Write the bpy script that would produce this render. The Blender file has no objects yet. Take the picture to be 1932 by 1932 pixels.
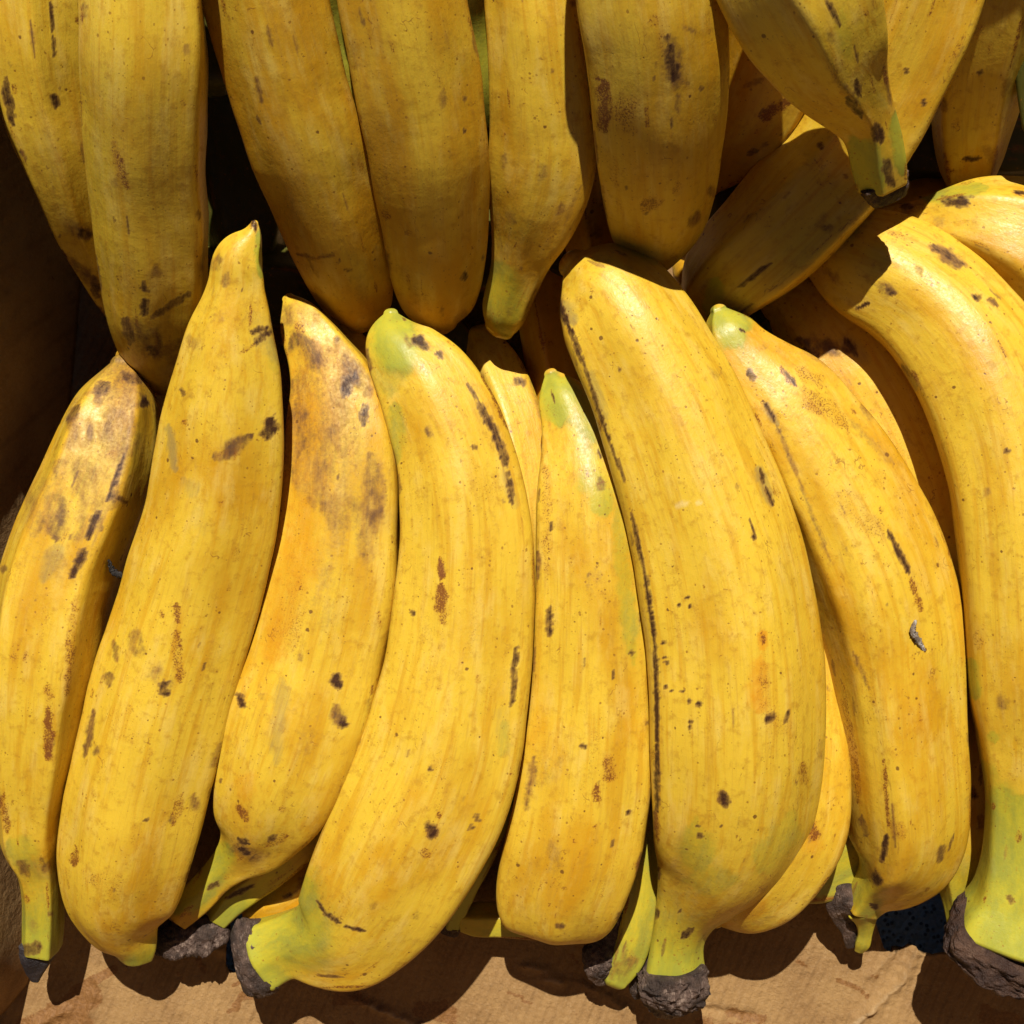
import bpy, bmesh, math, random
import numpy as np
from mathutils import Vector, noise

scene = bpy.context.scene
col = scene.collection

# ------------------------------------------------------------------ camera
W = 0.36            # width of the view, metres, at z = 0
DIST = 0.50         # camera height above z = 0
FLOOR = -0.051
cam = bpy.data.cameras.new("camera")
cam.sensor_width = 36.0
cam.lens = 36.0 * DIST / W
cam.clip_start = 0.01
cam.clip_end = 50.0
camo = bpy.data.objects.new("camera", cam)
camo.location = (0, 0, DIST)
col.objects.link(camo)
scene.camera = camo

# ------------------------------------------------------------------ light
SUN = Vector((-0.045, 0.60, 0.80)).normalized()
elev = math.asin(SUN.z)
azim = math.atan2(SUN.x, SUN.y)
world = bpy.data.worlds.new("World")
scene.world = world
world.use_nodes = True
wn = world.node_tree
wn.nodes.clear()
sky = wn.nodes.new("ShaderNodeTexSky")
sky.sky_type = 'NISHITA'
sky.sun_disc = False
sky.sun_elevation = elev
sky.sun_rotation = azim
sky.altitude = 1500
sky.air_density = 0.35
sky.dust_density = 0.2
sky.ozone_density = 1.0
bg = wn.nodes.new("ShaderNodeBackground")
bg.inputs[1].default_value = 0.05
wo = wn.nodes.new("ShaderNodeOutputWorld")
wn.links.new(sky.outputs[0], bg.inputs[0])
wn.links.new(bg.outputs[0], wo.inputs[0])
sun = bpy.data.lights.new("sun", 'SUN')
sun.energy = 5.0
sun.angle = math.radians(0.5)
sun.color = (1.0, 0.93, 0.82)
suno = bpy.data.objects.new("sun", sun)
suno.rotation_euler = (-SUN).to_track_quat('-Z', 'Y').to_euler()
suno.location = SUN * 2
col.objects.link(suno)
scene.view_settings.view_transform = 'Standard'
scene.view_settings.look = 'None'
scene.view_settings.exposure = 0.44
scene.view_settings.gamma = 1.0
scene.cycles.max_bounces = 8
scene.cycles.diffuse_bounces = 6
scene.cycles.use_denoising = True

# ------------------------------------------------------------------ helpers
PX = W / 1932.0


def world_xy(px, py, z):
    k = (DIST - z) / DIST * PX
    return (px - 966) * k, -(py - 966) * k, k


class NT:
    """tiny node builder"""
    def __init__(self, name):
        self.m = bpy.data.materials.new(name)
        self.m.use_nodes = True
        self.t = self.m.node_tree
        self.t.nodes.clear()
        self.out = self.t.nodes.new("ShaderNodeOutputMaterial")
        self.b = self.t.nodes.new("ShaderNodeBsdfPrincipled")
        self.t.links.new(self.b.outputs[0], self.out.inputs[0])

    def put(self, sock, v):
        if isinstance(v, bpy.types.NodeSocket):
            self.t.links.new(v, sock)
        elif isinstance(v, (tuple, list)):
            sock.default_value = tuple(v) + ((1.0,) if len(v) == 3 and len(sock.default_value) == 4 else ())
        else:
            sock.default_value = v

    def math(self, op, a, b=0.0, c=0.0, clamp=False):
        n = self.t.nodes.new("ShaderNodeMath")
        n.operation = op
        n.use_clamp = clamp
        for i, v in enumerate((a, b, c)):
            self.put(n.inputs[i], v)
        return n.outputs[0]

    def add(self, a, b): return self.math('ADD', a, b)
    def mul(self, a, b): return self.math('MULTIPLY', a, b)

    def step(self, v, a, b, lo=0.0, hi=1.0):
        n = self.t.nodes.new("ShaderNodeMapRange")
        n.interpolation_type = 'SMOOTHSTEP'
        self.put(n.inputs[0], v)
        self.put(n.inputs[1], a)
        self.put(n.inputs[2], b)
        self.put(n.inputs[3], lo)
        self.put(n.inputs[4], hi)
        return n.outputs[0]

    def scale(self, v, s):
        n = self.t.nodes.new("ShaderNodeVectorMath")
        n.operation = 'MULTIPLY'
        self.put(n.inputs[0], v)
        n.inputs[1].default_value = s
        return n.outputs[0]

    def vadd(self, v, w):
        n = self.t.nodes.new("ShaderNodeVectorMath")
        n.operation = 'ADD'
        self.put(n.inputs[0], v)
        self.put(n.inputs[1], w)
        return n.outputs[0]

    def noise(self, v, scale=1.0, detail=3.0, rough=0.55, dist=0.0, color=False):
        n = self.t.nodes.new("ShaderNodeTexNoise")
        self.put(n.inputs['Vector'], v)
        n.inputs['Scale'].default_value = scale
        n.inputs['Detail'].default_value = detail
        n.inputs['Roughness'].default_value = rough
        n.inputs['Distortion'].default_value = dist
        return n.outputs[1 if color else 0]

    def voronoi(self, v, scale=1.0, feature='F1'):
        n = self.t.nodes.new("ShaderNodeTexVoronoi")
        n.feature = feature
        self.put(n.inputs['Vector'], v)
        n.inputs['Scale'].default_value = scale
        return n

    def mix(self, f, a, b, mode='MIX'):
        n = self.t.nodes.new("ShaderNodeMix")
        n.data_type = 'RGBA'
        n.blend_type = mode
        n.clamp_factor = True
        self.put(n.inputs[0], f)
        self.put(n.inputs[6], a)
        self.put(n.inputs[7], b)
        return n.outputs[2]

    def attr(self, name):
        n = self.t.nodes.new("ShaderNodeAttribute")
        n.attribute_name = name
        return n

    def sep(self, c):
        n = self.t.nodes.new("ShaderNodeSeparateXYZ")
        self.put(n.inputs[0], c)
        return n.outputs

    def bump(self, h, strength, dist, normal=None):
        n = self.t.nodes.new("ShaderNodeBump")
        n.inputs['Strength'].default_value = strength
        n.inputs['Distance'].default_value = dist
        self.put(n.inputs['Height'], h)
        if normal is not None:
            self.put(n.inputs['Normal'], normal)
        return n.outputs[0]

    def bs(self, **kw):
        for k, v in kw.items():
            self.put(self.b.inputs[k.replace('_', ' ')], v)


# ------------------------------------------------------------------ peel
def peel_material():
    n = NT("plantain_peel")
    pc = n.attr("pc").outputs['Vector']          # straightened coordinates, cm
    m1 = n.sep(n.attr("marks_a").outputs['Vector'])   # black, brown, rust
    m2 = n.sep(n.attr("marks_b").outputs['Vector'])   # green, grey, orange
    m3 = n.sep(n.attr("marks_c").outputs['Vector'])   # ridge wear, pale, ripeness(orange)
    black, brown, rust = m1[0], m1[1], m1[2]
    green, grey, orange = m2[0], m2[1], m2[2]
    ridge, pale, ripe = m3[0], m3[1], m3[2]

    low = n.noise(n.scale(pc, (0.55, 0.55, 0.22)), 1.0, 4)
    mid = n.noise(n.scale(pc, (1.6, 1.6, 0.5)), 1.0, 4, 0.6)
    streak = n.noise(n.scale(pc, (9, 9, 0.35)), 1.0, 3, 0.6)
    streak2 = n.noise(n.scale(pc, (3.2, 3.2, 0.16)), 1.0, 3, 0.6)
    fine = n.noise(pc, 9.0, 4, 0.65)
    vfine = n.noise(pc, 26.0, 3, 0.7)
    med = n.noise(pc, 3.0, 5, 0.65)

    yellow = (0.640, 0.425, 0.030)
    deep = (0.520, 0.265, 0.007)
    palec = (0.690, 0.495, 0.110)
    c = n.mix(n.step(n.add(low, n.mul(n.math('SUBTRACT', ripe, 0.5), 0.6)), 0.36, 0.66), yellow, deep)
    c = n.mix(n.mul(n.step(mid, 0.47, 0.72), 0.50), c, palec)
    c = n.mix(n.mul(n.step(streak2, 0.50, 0.68), 0.6), c, deep)
    c = n.mix(n.mul(n.step(streak, 0.5, 0.75), 0.42), c, (0.44, 0.24, 0.025))
    # faint olive dirt clouds
    c = n.mix(n.mul(n.step(med, 0.50, 0.72), 0.55), c, (0.38, 0.19, 0.013))
    c = n.mix(n.mul(pale, 0.8), c, (0.80, 0.70, 0.42))
    # orange and grey bruises, green
    c = n.mix(n.step(n.add(orange, n.mul(n.math('SUBTRACT', med, 0.5), 0.6)), 0.15, 1.1, 0, 0.8), c, (0.60, 0.25, 0.006))
    gm = n.step(n.add(green, n.mul(n.math('SUBTRACT', n.add(n.mul(mid, .5), n.mul(fine, .5)), 0.5), 0.9)), 0.10, 1.10, 0, 0.95)
    gcol = n.mix(n.step(mid, 0.35, 0.65), (0.36, 0.355, 0.022), (0.20, 0.235, 0.030))
    gcol = n.mix(n.step(green, 0.75, 1.15, 0, 0.6), gcol, (0.42, 0.42, 0.045))
    gcol = n.mix(n.step(green, 1.2, 1.6), gcol, (0.030, 0.048, 0.008))  # buried fruit: shade of the gaps put into the peel as near-black green
    c = n.mix(gm, c, gcol)
    c = n.mix(n.step(n.add(grey, n.mul(n.math('SUBTRACT', streak, 0.5), 0.5)), 0.1, 1.2, 0, 0.75), c, (0.17, 0.145, 0.075))
    # brown clouds
    bcol = n.mix(n.step(n.add(n.mul(streak, .5), n.mul(mid, .5)), 0.40, 0.60), (0.095, 0.042, 0.014), (0.27, 0.130, 0.020))
    bt = n.add(brown, n.mul(n.math('SUBTRACT', n.add(n.mul(mid, .4), n.mul(fine, .6)), 0.5), 1.3))
    c = n.mix(n.step(bt, 0.05, 0.95, 0, 0.88), c, bcol)
    c = n.mix(n.step(n.add(bt, n.mul(vfine, 0.35)), 0.85, 1.45, 0, 0.75), c, (0.07, 0.028, 0.018))
    # speckles: two sizes of lenticel dots, only some cells carry one
    def dots(scale, rmin, rmax, keep, gate, warp=0.05):
        p = n.vadd(pc, n.scale(n.noise(pc, 14.0, 1, 0.5, color=True), (warp, warp, warp)))
        v = n.voronoi(p, scale)
        rs = n.sep(v.outputs['Color'])
        r = n.add(rmin, n.mul(n.math('POWER', rs[0], 2.5), rmax - rmin))
        on = n.math('GREATER_THAN', rs[1], n.math('SUBTRACT', 1.0, n.mul(gate, keep)))
        d = n.math('DIVIDE', v.outputs['Distance'], r)
        return n.mul(n.step(d, 0.65, 1.15, 1, 0), on)
    clus = n.step(n.noise(n.scale(pc, (0.9, 0.9, 0.45)), 1.0, 3), 0.42, 0.68, 0.25, 1.0)
    d1 = dots(5.0, 0.10, 0.26, 0.55, clus)
    d2 = dots(2.0, 0.06, 0.17, 0.55, clus)
    d3 = dots(9.0, 0.12, 0.32, 0.42, clus)
    c = n.mix(n.mul(d3, 0.62), c, (0.25, 0.12, 0.012))
    c = n.mix(n.mul(d1, 0.75), c, (0.26, 0.12, 0.012))
    c = n.mix(n.mul(d2, 0.85), c, (0.12, 0.045, 0.010))
    fr = n.noise(n.scale(pc, (1.3, 1.3, 0.35)), 1.0, 4, 0.6)
    ff = n.mul(n.step(fr, 0.54, 0.70), n.step(n.noise(pc, 15.0, 4, 0.75), 0.52, 0.66))
    c = n.mix(n.mul(ff, 0.55), c, (0.27, 0.11, 0.012))
    # freckled rust: dense tiny specks growing with the mask
    rs = n.step(n.add(n.noise(pc, 17.0, 4, 0.75), n.mul(n.math('SUBTRACT', rust, 0.5), 0.42)), 0.50, 0.66)
    rs = n.mul(rs, n.step(rust, 0.04, 0.35))
    c = n.mix(n.mul(n.step(rust, 0.1, 1.1), 0.62), c, (0.40, 0.15, 0.010))
    c = n.mix(n.mul(rs, 0.85), c, (0.135, 0.032, 0.008))
    # general worn freckles along ridges
    rw = n.add(n.mul(ridge, 0.55), n.mul(n.math('SUBTRACT', n.noise(n.scale(pc, (7, 7, 1.6)), 1.0, 4, 0.7), 0.5), 1.5))
    c = n.mix(n.mul(n.step(rw, 0.62, 0.9), 0.7), c, (0.20, 0.07, 0.012))
    # hair scratches
    sc = n.voronoi(n.scale(n.vadd(pc, n.scale(n.noise(pc, 2.0, 2, 0.5, color=True), (0.9, 0.9, 0.9))), (2.2, 2.2, 1.2)), 1.0, 'DISTANCE_TO_EDGE')
    sg = n.step(n.noise(n.scale(pc, (1.1, 1.1, 0.9)), 1.3, 2), 0.64, 0.70)
    c = n.mix(n.mul(n.mul(n.step(sc.outputs['Distance'], 0.012, 0.03, 1, 0), sg), 0.6), c, (0.20, 0.07, 0.012))
    # black smears
    bk = n.add(black, n.mul(n.math('SUBTRACT', n.add(n.mul(fine, .5), n.mul(streak, .5)), 0.5), 1.7))
    bk = n.mul(bk, n.step(black, 0.02, 0.2))
    c = n.mix(n.step(bk, -0.12, 0.45, 0, 0.75), c, (0.19, 0.095, 0.025))
    bkm = n.step(bk, 0.26, 1.0, 0, 0.93)
    c = n.mix(bkm, c, n.mix(n.step(vfine, 0.4, 0.6), (0.018, 0.006, 0.005), (0.050, 0.019, 0.013)))

    h = n.add(n.mul(streak, 0.5), n.add(n.mul(fine, 0.35), n.mul(vfine, 0.22)))
    h = n.math('SUBTRACT', h, n.mul(n.add(d2, d1), 0.25))
    h2 = n.add(med, n.mul(mid, 1.5))
    nb = n.bump(h2, 0.16, 0.0010)
    nb = n.bump(h, 0.55, 0.00020, nb)
    rough = n.add(n.step(fine, 0.3, 0.7, 0.34, 0.50), n.add(n.mul(bkm, -0.05), n.mul(n.step(brown, 0.1, 0.6), 0.16)))
    n.bs(Base_Color=c, Roughness=rough, Normal=nb)
    n.bs(Specular_IOR_Level=n.math('SUBTRACT', 0.34, n.mul(bkm, 0.15)), Subsurface_Weight=0.10, Subsurface_Scale=0.003)
    n.b.inputs['Subsurface Radius'].default_value = (1.0, 0.6, 0.15)
    return n.m


def cut_material(name, dark, mid_c, light):
    n = NT(name)
    tc = n.t.nodes.new("ShaderNodeTexCoord").outputs['Object']
    f = n.noise(tc, 380.0, 6, 0.75)
    g = n.noise(tc, 120.0, 4, 0.6)
    v = n.noise(tc, 1500.0, 3, 0.7)
    fb = n.noise(n.scale(tc, (2600, 500, 700)), 1.0, 3, 0.6)
    f = n.add(n.mul(f, 0.55), n.mul(fb, 0.45))
    c = n.mix(n.step(g, 0.38, 0.62), dark, mid_c)
    c = n.mix(n.step(n.add(f, n.mul(n.math('SUBTRACT', g, .5), 0.5)), 0.52, 0.72, 0, 0.85), c, light)
    c = n.mix(n.step(v, 0.58, 0.75, 0, 0.6), c, dark)
    n.bs(Base_Color=c, Roughness=n.step(f, 0.3, 0.7, 0.35, 0.75), Specular_IOR_Level=0.5,
         Normal=n.bump(n.add(f, n.mul(v, 0.4)), 1.0, 0.0016))
    return n.m


PEEL = peel_material()
CUT = cut_material("dried_cut_end", (0.026, 0.014, 0.009), (0.090, 0.053, 0.038), (0.33, 0.24, 0.185))
CUTB = cut_material("brown_cut_end", (0.030, 0.012, 0.007), (0.075, 0.036, 0.02), (0.13, 0.075, 0.045))
BLACKEND = cut_material("withered_black_end", (0.012, 0.009, 0.012), (0.035, 0.028, 0.033), (0.075, 0.06, 0.06))


# ------------------------------------------------------------------ sweep
def hull_profile(ridges, blur, nth=360):
    ridges = [(a, g + 8) for a, g in ridges]
    blur = blur * 0.66
    """radius(theta) of a round section with facets meeting at ridges"""
    th = np.radians(np.arange(nth))
    normals = np.radians(np.arange(0, 360, 3.0))
    keep = np.ones(len(normals), bool)
    for a, g in ridges:
        d = (np.degrees(normals) - a + 180) % 360 - 180
        keep &= np.abs(d) > g
    angs = sorted(a % 360 for a, g in ridges)
    mids = [(angs[i] + ((angs[(i + 1) % len(angs)] - angs[i]) % 360) / 2) % 360 for i in range(len(angs))] if len(angs) > 1 else []
    normals = np.concatenate([normals[keep], np.radians(mids)])
    r = 1.0 / np.max(np.cos(th[:, None] - normals[None, :]), axis=1)
    k = np.arange(-30, 31)
    w = np.exp(-0.5 * (k / blur) ** 2)
    w /= w.sum()
    r = np.minimum(r, 1.26)
    return sum(wi * np.roll(r, ki) for wi, ki in zip(w, k))


def hermite(t, y, q):
    """finite difference cubic interpolation"""
    y = np.asarray(y, float)
    if y.ndim == 1:
        y = y[:, None]
    d = np.diff(y, axis=0) / np.diff(t)[:, None]
    m = np.empty_like(y)
    m[0], m[-1] = d[0], d[-1]
    h = np.diff(t)[:, None]
    m[1:-1] = (d[:-1] * h[1:] + d[1:] * h[:-1]) / (h[1:] + h[:-1])
    i = np.clip(np.searchsorted(t, q) - 1, 0, len(t) - 2)
    hh = (t[i + 1] - t[i])[:, None]
    s = ((q - t[i]) / (t[i + 1] - t[i]))[:, None]
    return ((2 * s**3 - 3 * s**2 + 1) * y[i] + (s**3 - 2 * s**2 + s) * hh * m[i]
            + (-2 * s**3 + 3 * s**2) * y[i + 1] + (s**3 - s**2) * hh * m[i + 1])


def gsm(a, sg):
    """gaussian smoothing along axis 0, ends held"""
    if sg <= 0:
        return a
    n = int(3 * sg) + 1
    k = np.exp(-0.5 * (np.arange(-n, n + 1) / sg) ** 2)
    k /= k.sum()
    p0 = 2 * a[0] - a[1:n + 1][::-1]
    p1 = 2 * a[-1] - a[-n - 1:-1][::-1]
    b = np.concatenate([p0, a, p1])
    return np.stack([np.convolve(b[:, j], k, 'valid') for j in range(a.shape[1])], 1)


def theta_grid(nu):
    """three quarters of the columns on the upper half, where the skin is seen"""
    nf = int(nu * 0.75)
    a = np.linspace(-0.12, math.pi + 0.12, nf, endpoint=False)
    b = np.linspace(math.pi + 0.12, 2 * math.pi - 0.12, nu - nf, endpoint=False)
    return np.concatenate([a, b]) % (2 * math.pi)


def build_grid(stations, zs, ridges, blur, nu, step_px, start, end, seed,
               dr=0.96, lump=0.012, rough=0.0, smooth=2.0):
    """rings of points in world space. stations: (xl,yl,xr,yr) display pixels."""
    st = np.array([s[:4] for s in stations], float)
    cx = (st[:, 0] + st[:, 2]) / 2
    cy = (st[:, 1] + st[:, 3]) / 2
    hw = np.hypot(st[:, 2] - st[:, 0], st[:, 3] - st[:, 1]) / 2
    chord = np.concatenate([[0], np.cumsum(np.hypot(np.diff(cx), np.diff(cy)))])
    nv = max(8, int(chord[-1] / step_px))
    q = np.linspace(0, chord[-1], nv)
    I = hermite(chord, np.stack([cx, cy, hw], 1), q)
    if smooth:
        I = gsm(I, smooth * 6.0 / step_px if nv > 40 else 1.0)
    zt = np.array([a for a, b in zs]) * chord[-1]
    z = hermite(zt, np.array([b for a, b in zs]) / 1000.0, q)[:, 0]
    k = (DIST - z) / DIST * PX
    C = np.stack([(I[:, 0] - 966) * k, -(I[:, 1] - 966) * k, z], 1)
    R = np.maximum(I[:, 2], 1.0) * k
    # caps
    def cap(C0, C1, r, kind, n=9, ln=0.8):
        d = C0 - C1
        d /= np.linalg.norm(d)
        out_c, out_r = [], []
        if kind == 'blunt':
            kind, ln = 'round', 0.25
        if kind == 'round':
            for j in range(1, n + 1):
                a = j / n * math.pi / 2
                out_c.append(C0 + d * r * ln * math.sin(a))
                out_r.append(max(r * math.cos(a), r * 0.02))
        elif kind == 'flat':
            for j, (dd, rr) in enumerate(((0.05, 0.96), (0.08, 0.85), (0.05, 0.55), (0.02, 0.25), (0.0, 0.02))):
                out_c.append(C0 + d * r * dd)
                out_r.append(r * rr)
        return out_c, out_r
    a_c, a_r = cap(C[0], C[2], R[0], start)
    b_c, b_r = cap(C[-1], C[-3], R[-1], end)
    na, nb_ = len(a_c), len(b_c)
    if na:
        C = np.concatenate([np.array(a_c[::-1]), C]); R = np.concatenate([a_r[::-1], R])
    if nb_:
        C = np.concatenate([C, np.array(b_c)]); R = np.concatenate([R, b_r])
    T = np.gradient(C, axis=0)
    if na:
        T[:na] = T[na + 1]
    if nb_:
        T[-nb_:] = T[-nb_ - 2]
    T /= np.linalg.norm(T, axis=1)[:, None] + 1e-12
    T = gsm(T, 1.5)
    T /= np.linalg.norm(T, axis=1)[:, None] + 1e-12
    L = np.cross(np.array([0, 0, 1.0]), T)
    L /= np.linalg.norm(L, axis=1)[:, None] + 1e-12
    # sign: towards "right" point of the pair
    i0 = len(st) // 2
    rv = np.array([st[i0, 2] - st[i0, 0], -(st[i0, 3] - st[i0, 1])])
    im = len(C) // 2
    if L[im, 0] * rv[0] + L[im, 1] * rv[1] < 0:
        L = -L
    N = np.cross(L, T)
    N *= np.sign(N[:, 2:3] + 1e-9)
    n_tot = len(C)
    s = np.concatenate([[0], np.cumsum(np.linalg.norm(np.diff(C, axis=0), axis=1))])
    tt = s / s[-1]
    th = theta_grid(nu)
    prof0 = hull_profile([(r[0], r[-1]) for r in ridges], blur)
    prof1 = hull_profile([(r[1] if len(r) == 3 else r[0], r[-1]) for r in ridges], blur)
    deg = np.degrees(th)
    p0 = np.interp(deg, np.arange(361), np.append(prof0, prof0[0]))
    p1 = np.interp(deg, np.arange(361), np.append(prof1, prof1[0]))
    pr = p0[None, :] * (1 - tt[:, None]) + p1[None, :] * tt[:, None]
    X = pr * np.cos(th)[None, :]
    Y = pr * np.sin(th)[None, :]
    xmax = X.max(1, keepdims=True); xmin = X.min(1, keepdims=True)
    sc = 2.0 / (xmax - xmin)
    X = (X - (xmax + xmin) / 2) * sc
    Y = Y * sc * dr
    Y -= (Y.max(1, keepdims=True) + Y.min(1, keepdims=True)) / 2
    # lumps
    LP = np.zeros((n_tot, nu))
    if lump or rough:
        rr = R.max()
        cs = 1 if rough else 6
        ii = np.unique(np.append(np.arange(0, n_tot, cs), n_tot - 1))
        tj = th if rough else np.linspace(0, 2 * math.pi, 37)
        G = np.zeros((len(ii), len(tj)))
        for a_, i in enumerate(ii):
            for b_, t_ in enumerate(tj):
                v = Vector((math.cos(t_) * 1.1, math.sin(t_) * 1.1, s[i] / rr * 0.8 + seed * 7.3))
                a = lump * noise.noise(v * 1.2) * 2 + lump * 0.5 * noise.noise(v * 3.1)
                if rough:
                    v2 = Vector((math.cos(t_) * 1.5, math.sin(t_) * 1.5, s[i] / rr * 1.5 + seed * 3.1))
                    a += rough * (noise.fractal(v2 * 2.6, 0.7, 2.2, 5))
                G[a_, b_] = a
        if rough:
            LP = G
        else:
            G = np.stack([np.interp(th, tj, g) for g in G])
            LP = np.stack([np.interp(np.arange(n_tot), ii, G[:, k_]) for k_ in range(nu)], 1)
    X = X * (1 + LP); Y = Y * (1 + LP)
    P = C[:, None, :] + L[:, None, :] * (X * R[:, None])[:, :, None] + N[:, None, :] * (Y * R[:, None])[:, :, None]
    pc = np.stack([X * R[:, None] * 100, Y * R[:, None] * 100, np.repeat(s[:, None] * 100, nu, 1)], 2)
    pc += np.array([seed * 3.77, seed * 1.93, seed * 5.11])
    return P, pc, s, na, nb_, prof0, prof1, tt, R


def grid_normals(P):
    dv = np.gradient(P, axis=0)
    du = np.roll(P, -1, 1) - np.roll(P, 1, 1)
    n = np.cross(du, dv)
    n /= np.linalg.norm(n, axis=2)[:, :, None] + 1e-15
    c = P.mean(1, keepdims=True)
    if ((P - c) * n).sum() < 0:
        n = -n
    n[0] = n[0].mean(0); n[-1] = n[-1].mean(0)
    n /= np.linalg.norm(n, axis=2)[:, :, None] + 1e-15
    return n


def grid_mesh(name, P, Nn, origin, mat, attrs=None, close0=False, close1=False):
    nv, nu, _ = P.shape
    idx = np.arange(nv * nu).reshape(nv, nu)
    a = idx[:-1, :].ravel(); b = np.roll(idx, -1, 1)[:-1, :].ravel()
    c = np.roll(idx, -1, 1)[1:, :].ravel(); d = idx[1:, :].ravel()
    quads = np.stack([a, b, c, d], 1)
    i, j = nv // 2, 0
    fn = np.cross(P[i, 1] - P[i, 0], P[min(i + 1, nv - 1), 0] - P[i, 0])
    if fn.dot(Nn[i, 0]) < 0:
        quads = quads[:, ::-1]
    faces = [tuple(int(x) for x in f) for f in quads]
    if close0:
        faces.append(tuple(int(x) for x in idx[0]))
    if close1:
        faces.append(tuple(int(x) for x in idx[-1][::-1]))
    me = bpy.data.meshes.new(name)
    me.from_pydata((P.reshape(-1, 3) - origin).tolist(), [], faces)
    me.update()
    me.shade_smooth()
    if attrs:
        for k, v in attrs.items():
            at = me.attributes.new(k, 'FLOAT_VECTOR', 'POINT')
            at.data.foreach_set('vector', v.reshape(-1).astype(np.float32))
    if Nn is not None and not (close0 or close1):
        me.normals_split_custom_set_from_vertices(Nn.reshape(-1, 3).tolist())
    me.materials.append(mat)
    return me


def link(name, me, parent=None):
    o = bpy.data.objects.new(name, me)
    if parent is not None:
        o.parent = parent
    col.objects.link(o)
    return o


def to_px(P):
    k = (DIST - P[..., 2]) / DIST * PX
    return P[..., 0] / k + 966, 966 - P[..., 1] / k


def vnoise(x, y, seed):
    """smooth 2-D value noise in -1..1 for arrays"""
    xi = np.floor(x).astype(np.int64); yi = np.floor(y).astype(np.int64)
    fx = x - xi; fy = y - yi
    fx = fx * fx * (3 - 2 * fx); fy = fy * fy * (3 - 2 * fy)

    def h(a, b):
        v = np.sin(a * 127.1 + b * 311.7 + seed * 74.7) * 43758.5453
        return (v - np.floor(v)) * 2 - 1
    return ((h(xi, yi) * (1 - fx) + h(xi + 1, yi) * fx) * (1 - fy) + (h(xi, yi + 1) * (1 - fx) + h(xi + 1, yi + 1) * fx) * fy)


def fnoise(x, y, seed):
    return vnoise(x, y, seed) * .6 + vnoise(x * 2.1, y * 2.1, seed + 5) * .3 + vnoise(x * 4.3, y * 4.3, seed + 9) * .15


UP = 'plantains of the upper row with their lower ends pointing down'
CH = {'k': 0, 'b': 1, 'r': 2, 'g': 3, 'y': 4, 'o': 5, 'w': 7}


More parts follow.
